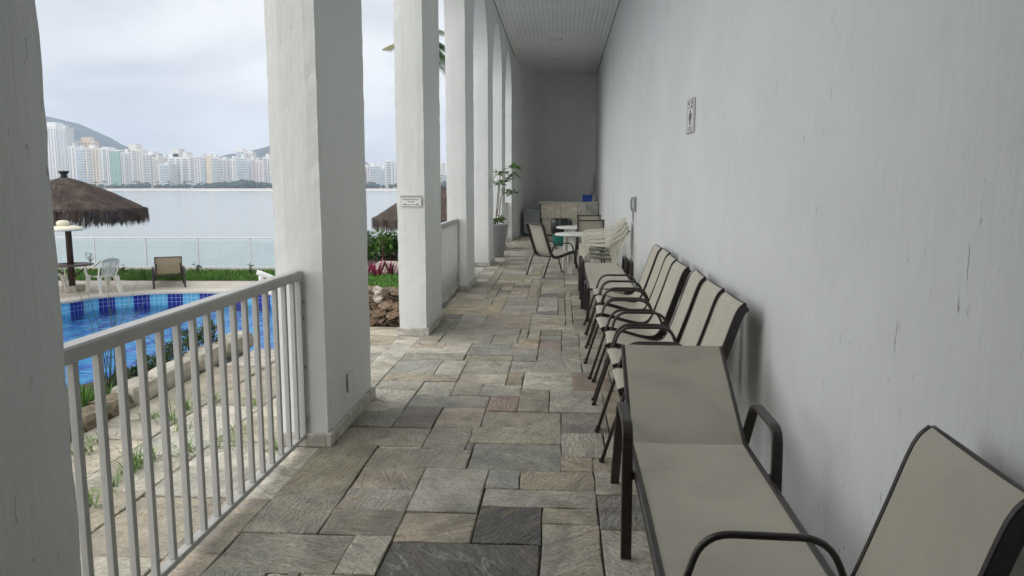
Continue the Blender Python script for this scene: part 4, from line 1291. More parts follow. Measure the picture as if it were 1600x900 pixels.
# ---- cover plate on the second pier, switch plate on the fifth
ol = empty('outlet_cover', (XP0 + .012, 4.95, .29))
tag(ol, 'painted over blank outlet cover low on the second pier', 'outlet cover')
MB().cbox(-.004, .004, -.055, .055, -.065, .065, .002).build('plate', M_PIER, ol)
for z in (-.045, .045): MB().lathe([(0, 0), (.005, 0), (.005, .002), (0, .002)], seg=8).build('screw', M_ZINC, ol, (.0045, .03, z))
sw = empty('switch_plate', (XP0 + .012, PIERS[4] + .3, 1.62))
tag(sw, 'narrow pale switch plate on the pier beside the potted plant', 'switch')
MB().cbox(-.004, .006, -.05, .05, -.10, .10, .002).build('plate', M_WHITE, sw)
MB().cbox(.0065, .012, -.02, .02, -.03, .03, .002).build('rocker', M_WHITE, sw)
# ================================================================ plants
def leaf(mb_, base, d, ln, w, up=Vector((0, 0, 1)), droop=.25):
    d = d.normalized(); side = d.cross(up)
    if side.length < 1e-3: side = Vector((1, 0, 0))
    side.normalize(); nrm = side.cross(d)
    p0 = base; p1 = base + d * ln * .45 + nrm * ln * .06; p2 = base + d * ln - up * ln * droop
    mb_.add([p0, p1 - side * w / 2, p2, p1 + side * w / 2], [(0, 1, 2), (0, 2, 3)])
def blade(mb_, base, h, lean, w, rnd):
    a = rnd.uniform(0, 2 * PI); dx, dy = math.cos(a), math.sin(a)
    b1 = (base[0] + dx * lean * .35, base[1] + dy * lean * .35, base[2] + h * .6)
    b2 = (base[0] + dx * lean, base[1] + dy * lean, base[2] + h)
    sx, sy = -dy * w / 2, dx * w / 2
    mb_.add([(base[0] - sx, base[1] - sy, base[2]), (base[0] + sx, base[1] + sy, base[2]), (b1[0] + sx * .7, b1[1] + sy * .7, b1[2]), (b1[0] - sx * .7, b1[1] - sy * .7, b1[2]), b2], [(0, 1, 2, 3), (3, 2, 4)])
def rdir(rnd, zmin=-1.0, zmax=1.0):
    z = rnd.uniform(zmin, zmax); a = rnd.uniform(0, 2 * PI); r_ = math.sqrt(1 - z * z)
    return Vector((r_ * math.cos(a), r_ * math.sin(a), z))
# --- tall pot plant in the open bay
rp = random.Random(44)
pp = empty('potted_plant', (-1.53, 17.05, .002))
tag(pp, 'leggy green plant in a tall grey pot between the piers', 'potted plant')
MB().lathe([(.235, 0), (.245, .02), (.30, .40), (.345, .70), (.352, .725), (.335, .73), (.32, .70), (.30, .64), (0, .64)], seg=36).build('pot', M_POT, pp)
MB().lathe([(.299, .645), (.15, .66), (0, .665)], seg=24).build('soil', M_SOIL, pp)
tips = []
for (bx_, by_, path) in ((-.02, 0, [(0,0,.65), (.0,.02,1.2), (-.03,0,1.55), (.06,.0,1.75), (.28,.02,1.92), (.50,.05,1.98)]), (.06, .03, [(0,0,.65), (.04,0,1.2), (.10,.02,1.75), (.22,0,1.86), (.42,-.03,1.80)]), (-.08, -.03, [(0,0,.65), (-.05,0,1.15), (-.06,.02,1.45), (-.02,0,1.7)]), (.10, 0, [(0,0,.65), (.05,0,1.0), (.10,0,1.35), (.22,.03,1.42), (.36,0,1.40)]), (.02, .05, [(0,0,.65), (.10,.03,1.1), (.14,.05,1.6), (.32,.06,1.68)])):
    pts = smooth_curve([(bx_ + a, by_ + b, c) for a, b, c in path], 5)
    MB().tube(pts, .013, 6, scales=[1 - .6 * i / (len(pts) - 1) for i in range(len(pts))]).build('stem', M_STEM, pp)
    tips.append(pts[-1]); tips.append(pts[int(len(pts) * .68)])
tips += [Vector((.12, .0, .78)), Vector((.18, -.05, .82)), Vector((-.1, 0, 1.28))]
for q, tp_ in enumerate(tips):
    m_ = MB()
    n_l = 26 if q in (0, 10, 11, 12) else rp.choice((9, 14, 18))
    for _ in range(n_l):
        d = rdir(rp, -.3, .9)
        leaf(m_, tp_ + d * .02, d, rp.uniform(.10, .19), rp.uniform(.035, .055), droop=rp.uniform(.05, .4))
    m_.build('leaf_cluster', M_LEAF, pp, recalc=False)

# --- planter kerb along the terrace edge
kerb = empty('planter_kerb', (-3.17, 5.9, 0))
tag(kerb, 'low stone kerb of the planting strip at the terrace edge', 'kerb')
def kpart(mb_, name, mat):
    o = mb_.build(name, mat, kerb, recalc=True); o.matrix_parent_inverse = Matrix.Translation((3.17, -5.9, 0)); return o
def lumpy_box(x0, x1, y0, y1, z0, z1, amp, rnd, cuts=3):
    bm = bmesh.new(); bmesh.ops.create_cube(bm, size=1.0)
    bmesh.ops.subdivide_edges(bm, edges=bm.edges[:], cuts=cuts, use_grid_fill=True)
    s = rnd.uniform(0, 50)
    for v_ in bm.verts:
        c = v_.co.copy()
        r_ = c.length; q = c * (1 - .18 * max(0, r_ - .62) / .25)
        p = Vector((x0 + (q.x + .5) * (x1 - x0), y0 + (q.y + .5) * (y1 - y0), z0 + (q.z + .5) * (z1 - z0)))
        d = mnoise.noise_vector(Vector((c.x * 2.6 + s, c.y * 2.6, c.z * 2.6))) * amp
        v_.co = p + d
    bm.verts.index_update()
    m_ = MB().add([v_.co for v_ in bm.verts], [[v_.index for v_ in f_.verts] for f_ in bm.faces], False)
    bm.free(); return m_
rk_ = random.Random(8)
yy = 2.6
while yy < 7.05:
    brown = yy < 5.25
    ln = rk_.uniform(.18, .32) if brown else rk_.uniform(.45, .7)
    kpart(lumpy_box(-3.31 + rk_.uniform(-.02, .02), -3.11 + rk_.uniform(-.015, .015), yy, yy + ln - .012, -.05, (.10 if brown else .14) + rk_.uniform(-.02, .02), .03 if brown else .012, rk_), 'kerb_stone', M_KROCK if brown else M_KERB)
    yy += ln
bedp = MB().prism([(-3.26, 2.3), (-3.26, 7.2), (-3.46, 7.2), (-3.5, 6.2), (-3.82, 5.5), (-3.9, 2.3)], DZ - .02, .04)
tag(bedp.build('planting_bed', M_SOIL), 'narrow soil bed behind the terrace kerb', 'planting bed', kind='structure')
gl_ = MB(); rg = random.Random(31)
for _ in range(5200):
    y = rg.uniform(2.6, 5.4); x = rg.uniform(-3.85, -3.28)
    blade(gl_, (x, y, .05), rg.uniform(.05, .12), rg.uniform(.01, .06), .006, rg)
tag(gl_.build('lawn_patch', M_GRASS, recalc=False), 'short bright grass behind the brown kerb stones', 'grass', kind='stuff')
def bush(name, label, cat, loc, rx, ry, h, n, lsize, mat, seed, group=None, stems=6):
    rnd = random.Random(seed)
    t = empty(name, loc); tag(t, label, cat, group)
    st = MB()
    for _ in range(stems):
        a = rnd.uniform(0, 2 * PI); r_ = rnd.uniform(.1, .8)
        st.tube([(0, 0, 0), (rx * r_ * .4 * math.cos(a), ry * r_ * .4 * math.sin(a), h * .45), (rx * r_ * math.cos(a), ry * r_ * math.sin(a), h * rnd.uniform(.6, .9))], .008, 5, scales=[1, .7, .4])
    st.build('stem', M_STEM, t)
    lf = MB()
    clumps = [(rnd.uniform(-.75, .75) * rx, rnd.uniform(-.75, .75) * ry, rnd.uniform(.25, .85) * h) for _ in range(14)]
    for _ in range(n):
        c = rnd.choice(clumps); d = rdir(rnd)
        p = Vector((c[0], c[1], c[2])) + d * rnd.uniform(.05, .34) * min(rx, h) 
        if p.z < .0: p.z = abs(p.z) * .5
        leaf(lf, p, (d + Vector((0, 0, .5))), lsize * rnd.uniform(.7, 1.3), lsize * .42, droop=rnd.uniform(0, .4))
    lf.build('foliage', mat, t, recalc=False)
    return t
bushes = [(-3.42, 5.7, .10, 'low dark shrub nearest the grass patch behind the kerb'), (-3.40, 6.05, .13, 'second low shrub along the kerb above the pool'), (-3.38, 6.4, .20, 'third low shrub along the kerb above the pool'), (-3.37, 6.72, .24, 'fourth low leafy shrub along the kerb above the pool'), (-3.35, 7.02, .28, 'tallest low shrub at the far end of the kerb')]
for k, (x, y, h, lb) in enumerate(bushes):
    bush('low_shrub', lb, 'shrub', (x, y, .04), .10, .20, h, 300, .05, M_LEAFD, 60 + k, 'shrubs behind the kerb')
# reeds
for k, (x, y, n, h, lb) in enumerate(((-3.40, 5.45, 12, .85, 'tall thin reeds rising behind the railing in front of the pool'), (-3.36, 6.25, 8, .55, 'short clump of thin reeds beside the kerb shrubs'))):
    t = empty('reed_clump', (x, y, .05)); tag(t, lb, 'reeds', 'reeds by the pool')
    m_ = MB(); rr_ = random.Random(70 + k)
    for _ in range(n):
        a = rr_.uniform(0, 2 * PI); l = rr_.uniform(.1, .45); hh = h * rr_.uniform(.5, 1.05)
        bx0, by0 = rr_.uniform(-.04, .04), rr_.uniform(-.04, .04)
        m_.tube([(bx0, by0, 0), (bx0 + .35 * l * math.cos(a), by0 + .35 * l * math.sin(a), hh * .6), (bx0 + l * math.cos(a), by0 + l * math.sin(a), hh)], .0042, 4, scales=[1, .7, .25])
    m_.build('stalks', simple('reed_green_%d' % k, (.07, .11, .035), .7, .3), t, recalc=False)
# weeds growing from the terrace joints
rw_ = random.Random(17)
wspots = [at_z(90 + a / 1.8, 400 + b / 1.8) for a, b in ((205, 600), (245, 575), (120, 515), (75, 700), (78, 545), (250, 455), (310, 460), (355, 430), (350, 485), (480, 530), (550, 415), (440, 405), (520, 495), (365, 545), (150, 640), (610, 540))]
wl_ = ['largest weed tuft in the paving joint in front of the railing', 'weed tuft beside the largest one, right of it', 'small weed tuft near the brown kerb stones', 'creeping weed low by the near pier', 'tiny weed near the brown kerb by the pier', 'weed strip in the joint near the kerb', 'weed tuft in the joint centre of the terrace', 'grassy weed at the terrace middle near the kerb', 'short weed below the middle terrace tuft', 'weed tuft toward the second pier in a joint', 'small weed near the second pier and kerb', 'thin weed beside the pale kerb', 'slender weed just left of the railing end', 'low weed between middle paving stones', 'tiny weed beneath the largest tuft', 'dark weed at the foot of the second pier']
for k, p in enumerate(wspots):
    t = empty('weed_tuft', (p.x, p.y, tz - .004)); tag(t, wl_[k], 'weed', 'weeds in the terrace joints')
    m_ = MB(); big = 1.35 if k in (0, 1, 6, 7) else 1.0
    for _ in range(int(26 * big)):
        ang = rw_.uniform(0, PI * 2)
        blade(m_, (rw_.gauss(0, .03), rw_.gauss(0, .03) , 0), rw_.uniform(.025, .11) * big, rw_.uniform(.05, .20), .009, rw_)
    m_.build('blades', M_WEED, t, recalc=False)

# --- raised garden bed with rubble wall, between second and third pier
BY = 8.56
bed = empty('raised_bed', (-2.5, BY, 0))
tag(bed, 'raised garden bed held by a brown rubble stone wall', 'raised bed')
def bp_(mb_, name, mat, **kw):
    o = mb_.build(name, mat, bed, **kw); o.matrix_parent_inverse = Matrix.Translation((2.5, -BY, 0)); return o
core = MB(); core.add([(-2.42, BY + .16, -1.0), (-1.75, BY + .16, -1.0), (-1.75, 14, -1.0), (-4.1, 14, -1.0), (-2.42, BY + .12, .33), (-1.75, BY + .12, .33), (-1.75, 14, .62), (-4.1, 14, .62)], [(0,1,5,4),(1,2,6,5),(2,3,7,6),(3,0,4,7),(4,5,6,7)])
bp_(core, 'soil', M_SOIL)
def bed_z(y): return .33 + (y - BY - .12) / (14 - BY - .12) * .29
rr_ = random.Random(5)
proto = [lumpy_box(-.5, .5, -.5, .5, -.5, .5, .36, rr_, 2).mesh('rubble_stone', M_ROCK) for _ in range(7)]
pale = lumpy_box(-.5, .5, -.5, .5, -.5, .5, .28, rr_, 2).mesh('rubble_stone', M_PALE_ROCK)
z = .0; row = 0
while z < .36:
    h = rr_.uniform(.06, .10)
    x = -2.46 + rr_.uniform(0, .05)
    while x < -1.78:
        w = rr_.uniform(.08, .18)
        isp = row >= 3 and rr_.random() < .2
        o = link('rubble_stone', pale if isp else rr_.choice(proto), bed)
        o.matrix_parent_inverse = Matrix.Translation((2.5, -BY, 0))
        o.location = (min(x + w / 2, -1.80), BY + .09 + rr_.uniform(-.02, .03), tz + .02 + z + h / 2)
        o.scale = (w * 1.05, .20, h * rr_.uniform(.85, 1.2))
        o.rotation_euler = (rr_.uniform(-.2, .2), rr_.uniform(-.6, .6), rr_.uniform(-.3, .3))
        x += w
    z += h * .93; row += 1
lw = MB(); rg = random.Random(77)
for _ in range(9000):
    y = BY + .12 + (rg.random() ** 1.4) * 1.15; x = rg.uniform(-2.40 - (y - BY) * .28, -1.78)
    blade(lw, (x, y, bed_z(y) - .004), rg.uniform(.04, .10), rg.uniform(.02, .09), .009, rg)
o = bp_(lw, 'grass', M_GRASS, recalc=False); tag(o, kind='stuff')
def bromeliad(x, y, s, label, seed):
    t = empty('bromeliad', (x, y, bed_z(y) - .01)); tag(t, label, 'bromeliad', 'magenta bromeliads in the raised bed')
    rnd = random.Random(seed)
    for k in range(17):
        a = k * 2.4 + rnd.uniform(-.2, .2); el = rnd.uniform(.5, 1.35); ln = s * rnd.uniform(.75, 1.1)
        m_ = MB(); d = Vector((math.cos(a) * math.cos(el), math.sin(a) * math.cos(el), math.sin(el)))
        sd_ = Vector((-math.sin(a), math.cos(a), 0)); w = s * .10
        pts = [Vector((0, 0, 0)), d * ln * .5, d * ln * .85 - Vector((0, 0, ln * .02)), d * ln * 1.05 - Vector((0, 0, ln * .09))]
        ws = [w * .8, w, w * .6, .001]
        vs_ = [q for p, wq in zip(pts, ws) for q in (p - sd_ * wq / 2, p + sd_ * wq / 2)]
        m_.add(vs_, [(0, 1, 3, 2), (2, 3, 5, 4), (4, 5, 7, 6)])
        m_.build('leaf', M_PINK if rnd.random() < .8 else M_LEAFD, t, recalc=False)
bromeliad(-2.36, 9.72, .31, 'left magenta bromeliad in the raised bed', 1)
bromeliad(-2.20, 9.78, .29, 'right magenta bromeliad in the raised bed', 2)
bromeliad(-2.55, 9.9, .27, 'magenta bromeliad half hidden by the second pier', 3)
wb = lumpy_box(-.20, .16, -.12, .12, -.04, .15, .05, random.Random(4), 3).build('white_boulder', M_PALE_ROCK, None, (-2.33, 10.35, bed_z(10.35) - .02))
tag(wb, 'pale pinkish boulder behind the magenta bromeliads', 'boulder')
hr = empty('white_handrail', (-2.05, 10.2, bed_z(10.2))); tag(hr, 'sloping white timber rail beside the third pier', 'handrail')
MB().bar([(-.10, .10, .27), (.22, -.15, -.02)], .06, .06, side=(0, 1, 0)).build('rail', M_WHITE, hr)
MB().bar([(-.09, .095, -.03), (-.09, .095, .235)], .05, .05, side=(1, 0, 0)).build('post', M_WHITE, hr)
bush('garden_shrub', 'dark leafy garden shrub behind the boulder', 'shrub', (-2.62, 11.5, bed_z(11.5) - .02), .55, .4, .36, 2400, .075, M_LEAFD, 90)
bush('garden_shrub', 'light green upright shrub sprouting above the dark one', 'shrub', (-2.62, 11.1, bed_z(11.1) - .02), .14, .14, .56, 150, .085, M_LEAF, 91, stems=4)
bush('garden_shrub', 'dark shrub hidden mostly by the third pier', 'shrub', (-2.15, 11.9, bed_z(11.9) - .02), .4, .4, .34, 1500, .075, M_LEAFD, 92)

# --- far side of the pool: lawn strip, edge wall, seedlings, glass guard
def far_y(x): return 21.35 + (x + 16) * .028
ls = MB(); rg = random.Random(13)
ls_base = MB().add([(-17, 19.7, DZ + .006), (-12, 20.05, DZ + .006), (-5, 20.35, DZ + .006), (-5, far_y(-5) - .12, DZ + .10), (-12, far_y(-12) - .12, DZ + .10), (-17, far_y(-17) - .12, DZ + .10)], [(0, 1, 4, 5), (1, 2, 3, 4)])
tag(ls_base.build('lawn_strip', simple('lawn_soil', (.05, .075, .02), .9, .4, 6)), 'green lawn strip between the pool deck and glass guard', 'lawn', kind='structure')
for _ in range(15000):
    x = rg.uniform(-17, -5); y0 = 19.75 + (x + 17) / 12 * .6; y1 = far_y(x) - .14
    t_ = rg.random(); y = y0 + (y1 - y0) * t_
    blade(ls, (x, y, DZ + .004 + .09 * t_), rg.uniform(.05, .17), rg.uniform(.02, .08), .016, rg)
tag(ls.build('lawn_grass', M_GRASS, recalc=False), 'bright grass of the strip across the pool', 'grass', kind='stuff')
ew_ = MB().add([], [])
fw = empty('edge_wall', (-10.5, far_y(-10.5), DZ)); tag(fw, 'low stone edge wall under the glass guard', 'wall')
MB().bar([(-6.5, -.182, .06), (6.5, .182, .06)], .12, .26, side=(0, 1, 0)).build('wall', M_KERB, fw)
gd = empty('glass_guard', (-10.5, far_y(-10.5) + .02, DZ + .19)); tag(gd, 'clear glass guard with white posts along the sea', 'glass guard')
NP_ = 9
for k in range(NP_):
    x = -6.1 + k * 1.53
    MB().cbox(-.015, .015, -.015, .015, 0, .855, .003).build('post', M_ALU, gd, (x, x * .028, 0))
    if k < NP_ - 1:
        MB().box(.03, 1.50, -.005, .005, .06, .80, Matrix.Rotation(math.atan(.028), 4, 'Z')).build('glass_pane', M_GLASS, gd, (x, x * .028, 0))
MB().bar([(-6.3, -6.3 * .028, .875), (6.3, 6.3 * .028, .875)], .055, .034, side=(0, 1, 0)).build('top_rail', M_ALU, gd)
MB().bar([(-6.3, -6.3 * .028, .03), (6.3, 6.3 * .028, .03)], .03, .03, side=(0, 1, 0)).build('bottom_rail', M_ALU, gd)
sl = ['tiny seedling at the glass guard left of the lounger', 'second tiny seedling left of the pool lounger', 'taller seedling right of the pool lounger', 'wispy seedling near the second pier by the guard', 'small seedling beside the parasol table']
for k, (px, h) in enumerate(((178, .34), (193, .30), (310, .42), (392, .38), (142, .75))):
    p = at_y(px, 430, 20.9)
    bush('seedling', sl[k], 'seedling', (p.x, 20.9, DZ + .06), .09, .09, h, 36, .09, M_LEAFD, 100 + k, 'seedlings by the glass guard', 3)
wq = at_z(409, 449, DZ)
wr = empty('pool_handrail', (wq.x, wq.y, DZ)); tag(wr, 'short white pool post with a sloping log rail by the second pier', 'pool rail')
MB().lathe([(.07, 0), (.07, .29), (.06, .30), (0, .30)], seg=14).build('post', M_WHITE, wr)
MB().tube([(-.10, -.03, .39), (.02, 0, .35), (.30, .06, .22), (.75, .15, -.0)], .065, 10).build('rail', M_WHITE, wr)

# --- thatched parasols
def palapa(loc, rad, ze, zt, fr, seed, label, dense=1.0):
    t = empty('thatched_parasol', loc); tag(t, label, 'parasol', 'thatched parasols')
    rnd = random.Random(seed)
    MB().tube([(0, 0, 0), (0, 0, zt - .1)], .075, 10, scales=[1.05, .9]).build('pole', M_WOOD, t)
    def prof(q): return (rad * q, zt - (zt - ze) * (q ** 1.08) + .05 * math.sin(PI * q))
    cone = MB(); seg = 48; rows = 9
    vs_ = []
    for i in range(rows + 1):
        q = .03 + .97 * i / rows; r_, z_ = prof(q)
        for j in range(seg):
            a = 2 * PI * j / seg
            k = mnoise.noise(Vector((math.cos(a) * 3, math.sin(a) * 3, q * 7 + seed)))
            vs_.append((r_ * math.cos(a) * (1 + .02 * k), r_ * math.sin(a) * (1 + .02 * k), z_ + .025 * k))
    cone.add(vs_, [(i*seg+j, i*seg+(j+1) % seg, (i+1)*seg+(j+1) % seg, (i+1)*seg+j) for i in range(rows) for j in range(seg)], True)
    cone.build('thatch_roof', M_THATCH, t)
    st = MB()
    for _ in range(int(5200 * dense)):            # straws lying down the slope
        a = rnd.uniform(0, 2 * PI); q = math.sqrt(rnd.uniform(.004, .92)); r_, z_ = prof(q); q2 = min(1.02, q + rnd.uniform(.10, .2)); r2, z2 = prof(q2)
        a2 = a + rnd.uniform(-.03, .03); w = rnd.uniform(.008, .018) / max(.25, q * rad) / 2
        lift, l2 = rnd.uniform(.0, .012), rnd.uniform(.012, .05)
        st.add([(r_ * math.cos(a - w), r_ * math.sin(a - w), z_ + lift), (r_ * math.cos(a + w), r_ * math.sin(a + w), z_ + lift), (r2 * math.cos(a2), r2 * math.sin(a2), z2 + l2)], [(0, 1, 2)])
    tag(st.build('straw', M_STRAW, t, recalc=False), kind='stuff')
    fg_ = MB()
    for _ in range(int(4200 * dense)):            # fringe hanging from the eave
        a = rnd.uniform(0, 2 * PI); r_ = rad * rnd.uniform(.93, 1.015); ln = fr * rnd.uniform(.55, 1.0) * (1 + .14 * mnoise.noise(Vector((math.cos(a) * 9, math.sin(a) * 9, seed))))
        w = rnd.uniform(.006, .014) / rad; z_ = ze + rnd.uniform(.0, .06); sw_ = rnd.uniform(-.02, .02)
        rb = r_ + rnd.uniform(-.015, .02)
        fg_.add([(r_ * math.cos(a - w), r_ * math.sin(a - w), z_), (r_ * math.cos(a + w), r_ * math.sin(a + w), z_), (rb * math.cos(a + sw_ + w * .8), rb * math.sin(a + sw_ + w * .8), z_ - ln * .8), (rb * math.cos(a + sw_ * 1.4), rb * math.sin(a + sw_ * 1.4), z_ - ln)], [(0, 1, 2, 3)])
    tag(fg_.build('fringe', M_STRAW, t, recalc=False), kind='stuff')
    MB().lathe([(.06, zt - .06), (.085, zt + .02), (.06, zt + .05), (.10, zt + .085), (.125, zt + .12), (.11, zt + .14), (0, zt + .145)], seg=16).build('finial', M_BLACK, t)
    for k in range(8):
        a = 2 * PI * k / 8
        MB().tube([(.06 * math.cos(a), .06 * math.sin(a), zt - .16), (rad * .94 * math.cos(a), rad * .94 * math.sin(a), ze - .03)], .02, 5).build('rafter', M_WOOD, t)
    return t
P1 = (-12.0, 18.0)
palapa((P1[0], P1[1], DZ), 1.78, 1.98, 2.78, .42, 2, 'dark thatched parasol by the pool at the left')
palapa((-3.75, 23.0, -1.3), 1.92, 1.88, 2.90, .40, 6, 'dark thatched parasol behind the pier with the notice', .8)
tb = empty('parasol_table', (P1[0], P1[1], DZ)); tag(tb, 'round brown table built round the parasol post', 'table')
MB().lathe([(.12, .625), (.47, .625), (.50, .635), (.50, .655), (.47, .665), (.12, .665), (.12, .625)], seg=32).build('table_top', M_TTOP, tb)
for k in range(3):
    a = k * 2.1
    MB().bar([(.09 * math.cos(a), .09 * math.sin(a), .35), (.40 * math.cos(a), .40 * math.sin(a), .62)], .04, .03, side=(-math.sin(a), math.cos(a), 0)).build('brace', M_WOOD, tb)
MB().cbox(-.22, .22, -.22, .22, .001, .14, .01).build('base_block', M_KERB, tb)
lq = at_y(102, 350, 16.1)
lm_ = empty('eave_lamp', (lq.x, 16.1, .60)); tag(lm_, 'cream domed lamp hood hanging at the parasol eave', 'lamp')
MB().lathe([(.0, .012), (.24, .010), (.33, .0), (.345, .03), (.30, .075), (.18, .105), (.0, .11)], seg=28).build('hood', M_CREAM, lm_, (0, 0, 0))
MB().lathe([(.12, .108), (.135, .17), (.10, .215), (0, .23)], seg=20).build('cap', M_CREAM, lm_, (-.05, 0, 0))
MB().tube([(-.05, .02, .2305), (-.05, .10, .50)], .012, 6).build('hanger', M_WOOD, lm_)

# --- coconut palm behind the third pier
cpx = at_y(655, 62, 25.0)
pm = empty('coconut_palm', (cpx.x, 25.0, -1.2)); tag(pm, 'coconut palm with drooping fronds behind the third pier', 'palm')
HT = cpx.z + 1.2
MB().tube(smooth_curve([(.0, 0, 0), (.1, .05, HT * .4), (.05, .05, HT * .75), (0, 0, HT)], 6), .13, 10, scales=[1.3 - .5 * i / 18 for i in range(19)]).build('trunk', M_PALMT, pm)
rq = random.Random(15)
fr_list = [(R(172), .06, 1.25, True), (R(10), -.25, 1.1, False), (R(-15), -.75, 1.2, False), (R(25), .35, 1.0, False)] + [(rq.uniform(-1.3, 1.3), rq.uniform(-.5, .9), rq.uniform(1.0, 1.3), False) for _ in range(9)]
for a, el, ln, yellowish in fr_list:
    m_ = MB(); pts = []
    for i in range(11):
        q = i / 10
        pts.append(Vector((math.cos(a) * ln * q * math.cos(el * (1 - q)), math.sin(a) * ln * q * math.cos(el * (1 - q)), HT + ln * (math.sin(el) * q - .75 * q * q * (.35 if yellowish else .8)))))
    m_.tube(pts, .022, 5, scales=[1 - .085 * i for i in range(11)])
    sd_ = Vector((-math.sin(a), math.cos(a), 0))
    for i in range(2, 40):
        q = i / 40; k = q * 10; i0 = min(int(k), 9); p = pts[i0].lerp(pts[i0 + 1], k - i0); tdir = (pts[i0 + 1] - pts[i0]).normalized()
        ll = ln * .34 * math.sin(PI * min(1, q * .75 + .2)) * rq.uniform(.85, 1.1)
        for s in (-1, 1):
            d = (sd_ * s * .8 + tdir * .65 + Vector((0, 0, -.55 + rq.uniform(-.15, .2)))).normalized()
            w = tdir * .018
            m_.add([p - w, p + w, p + d * ll * .6 + w * .8, p + d * ll + Vector((0, 0, -ll * .12)), p + d * ll * .6 - w * .8], [(0, 1, 2, 4), (4, 2, 3)])
    m_.build('frond', M_PALMY if yellowish else M_PALM, pm, recalc=False)

# ================================================================ far shore
DC = 1400.0
SH0 = 1190.0
def shore_y(x): return SH0 + 25 * math.sin(x * .004) 
xs = [-2600 + 60 * k for k in range(58)]
bch = MB()
for k, x in enumerate(xs): pass
vs_ = []
for x in xs: vs_ += [(x, shore_y(x), SEA + .02), (x, shore_y(x) + 90, SEA + 1.6), (x, shore_y(x) + 140, SEA + 2.6)]
bch.add(vs_, [(3*i+j, 3*(i+1)+j, 3*(i+1)+j+1, 3*i+j+1) for i in range(len(xs) - 1) for j in range(2)], True)
tag(bch.build('beach', M_SAND), 'pale sand beach in front of the city', 'beach', kind='structure')
land = MB().add([(-2600, SH0 + 120, SEA + 2.5), (820, SH0 + 120, SEA + 2.5), (820, 3900, SEA + 3.5), (-2600, 3900, SEA + 3.5)], [(0, 1, 2, 3)])
tag(land.build('city_ground', M_LAND), 'flat ground under the far city', 'ground', kind='structure')
sf = MB(); rs_ = random.Random(2)
for ln_, (off, wd) in enumerate(((-6, 20), (-48, 12))):
    x = -2500
    while x < 700:
        l = rs_.uniform(60, 240); gap = 0 if ln_ == 0 else rs_.uniform(10, 160)
        n = 8; vs_ = []
        for i in range(n + 1):
            xx_ = x + l * i / n; e_ = math.sin(PI * i / n) ** .4 if ln_ else 1.0
            y_ = shore_y(xx_) + off + 5 * mnoise.noise(Vector((xx_ * .02, ln_, 0)))
            w_ = wd * e_ * (.6 + .5 * abs(mnoise.noise(Vector((xx_ * .05, 3 + ln_, 0)))))
            vs_ += [(xx_, y_ - w_ / 2, SEA + .06 + .004 * ln_), (xx_, y_, SEA + .6), (xx_, y_ + w_ / 2, SEA + .06 + .004 * ln_)]
        sf.add(vs_, [(3*i+j, 3*(i+1)+j, 3*(i+1)+j+1, 3*i+j+1) for i in range(n) for j in range(2)], True)
        x += l + gap
tag(sf.build('surf', M_FOAM), 'white surf line along the far beach', 'surf', kind='stuff')
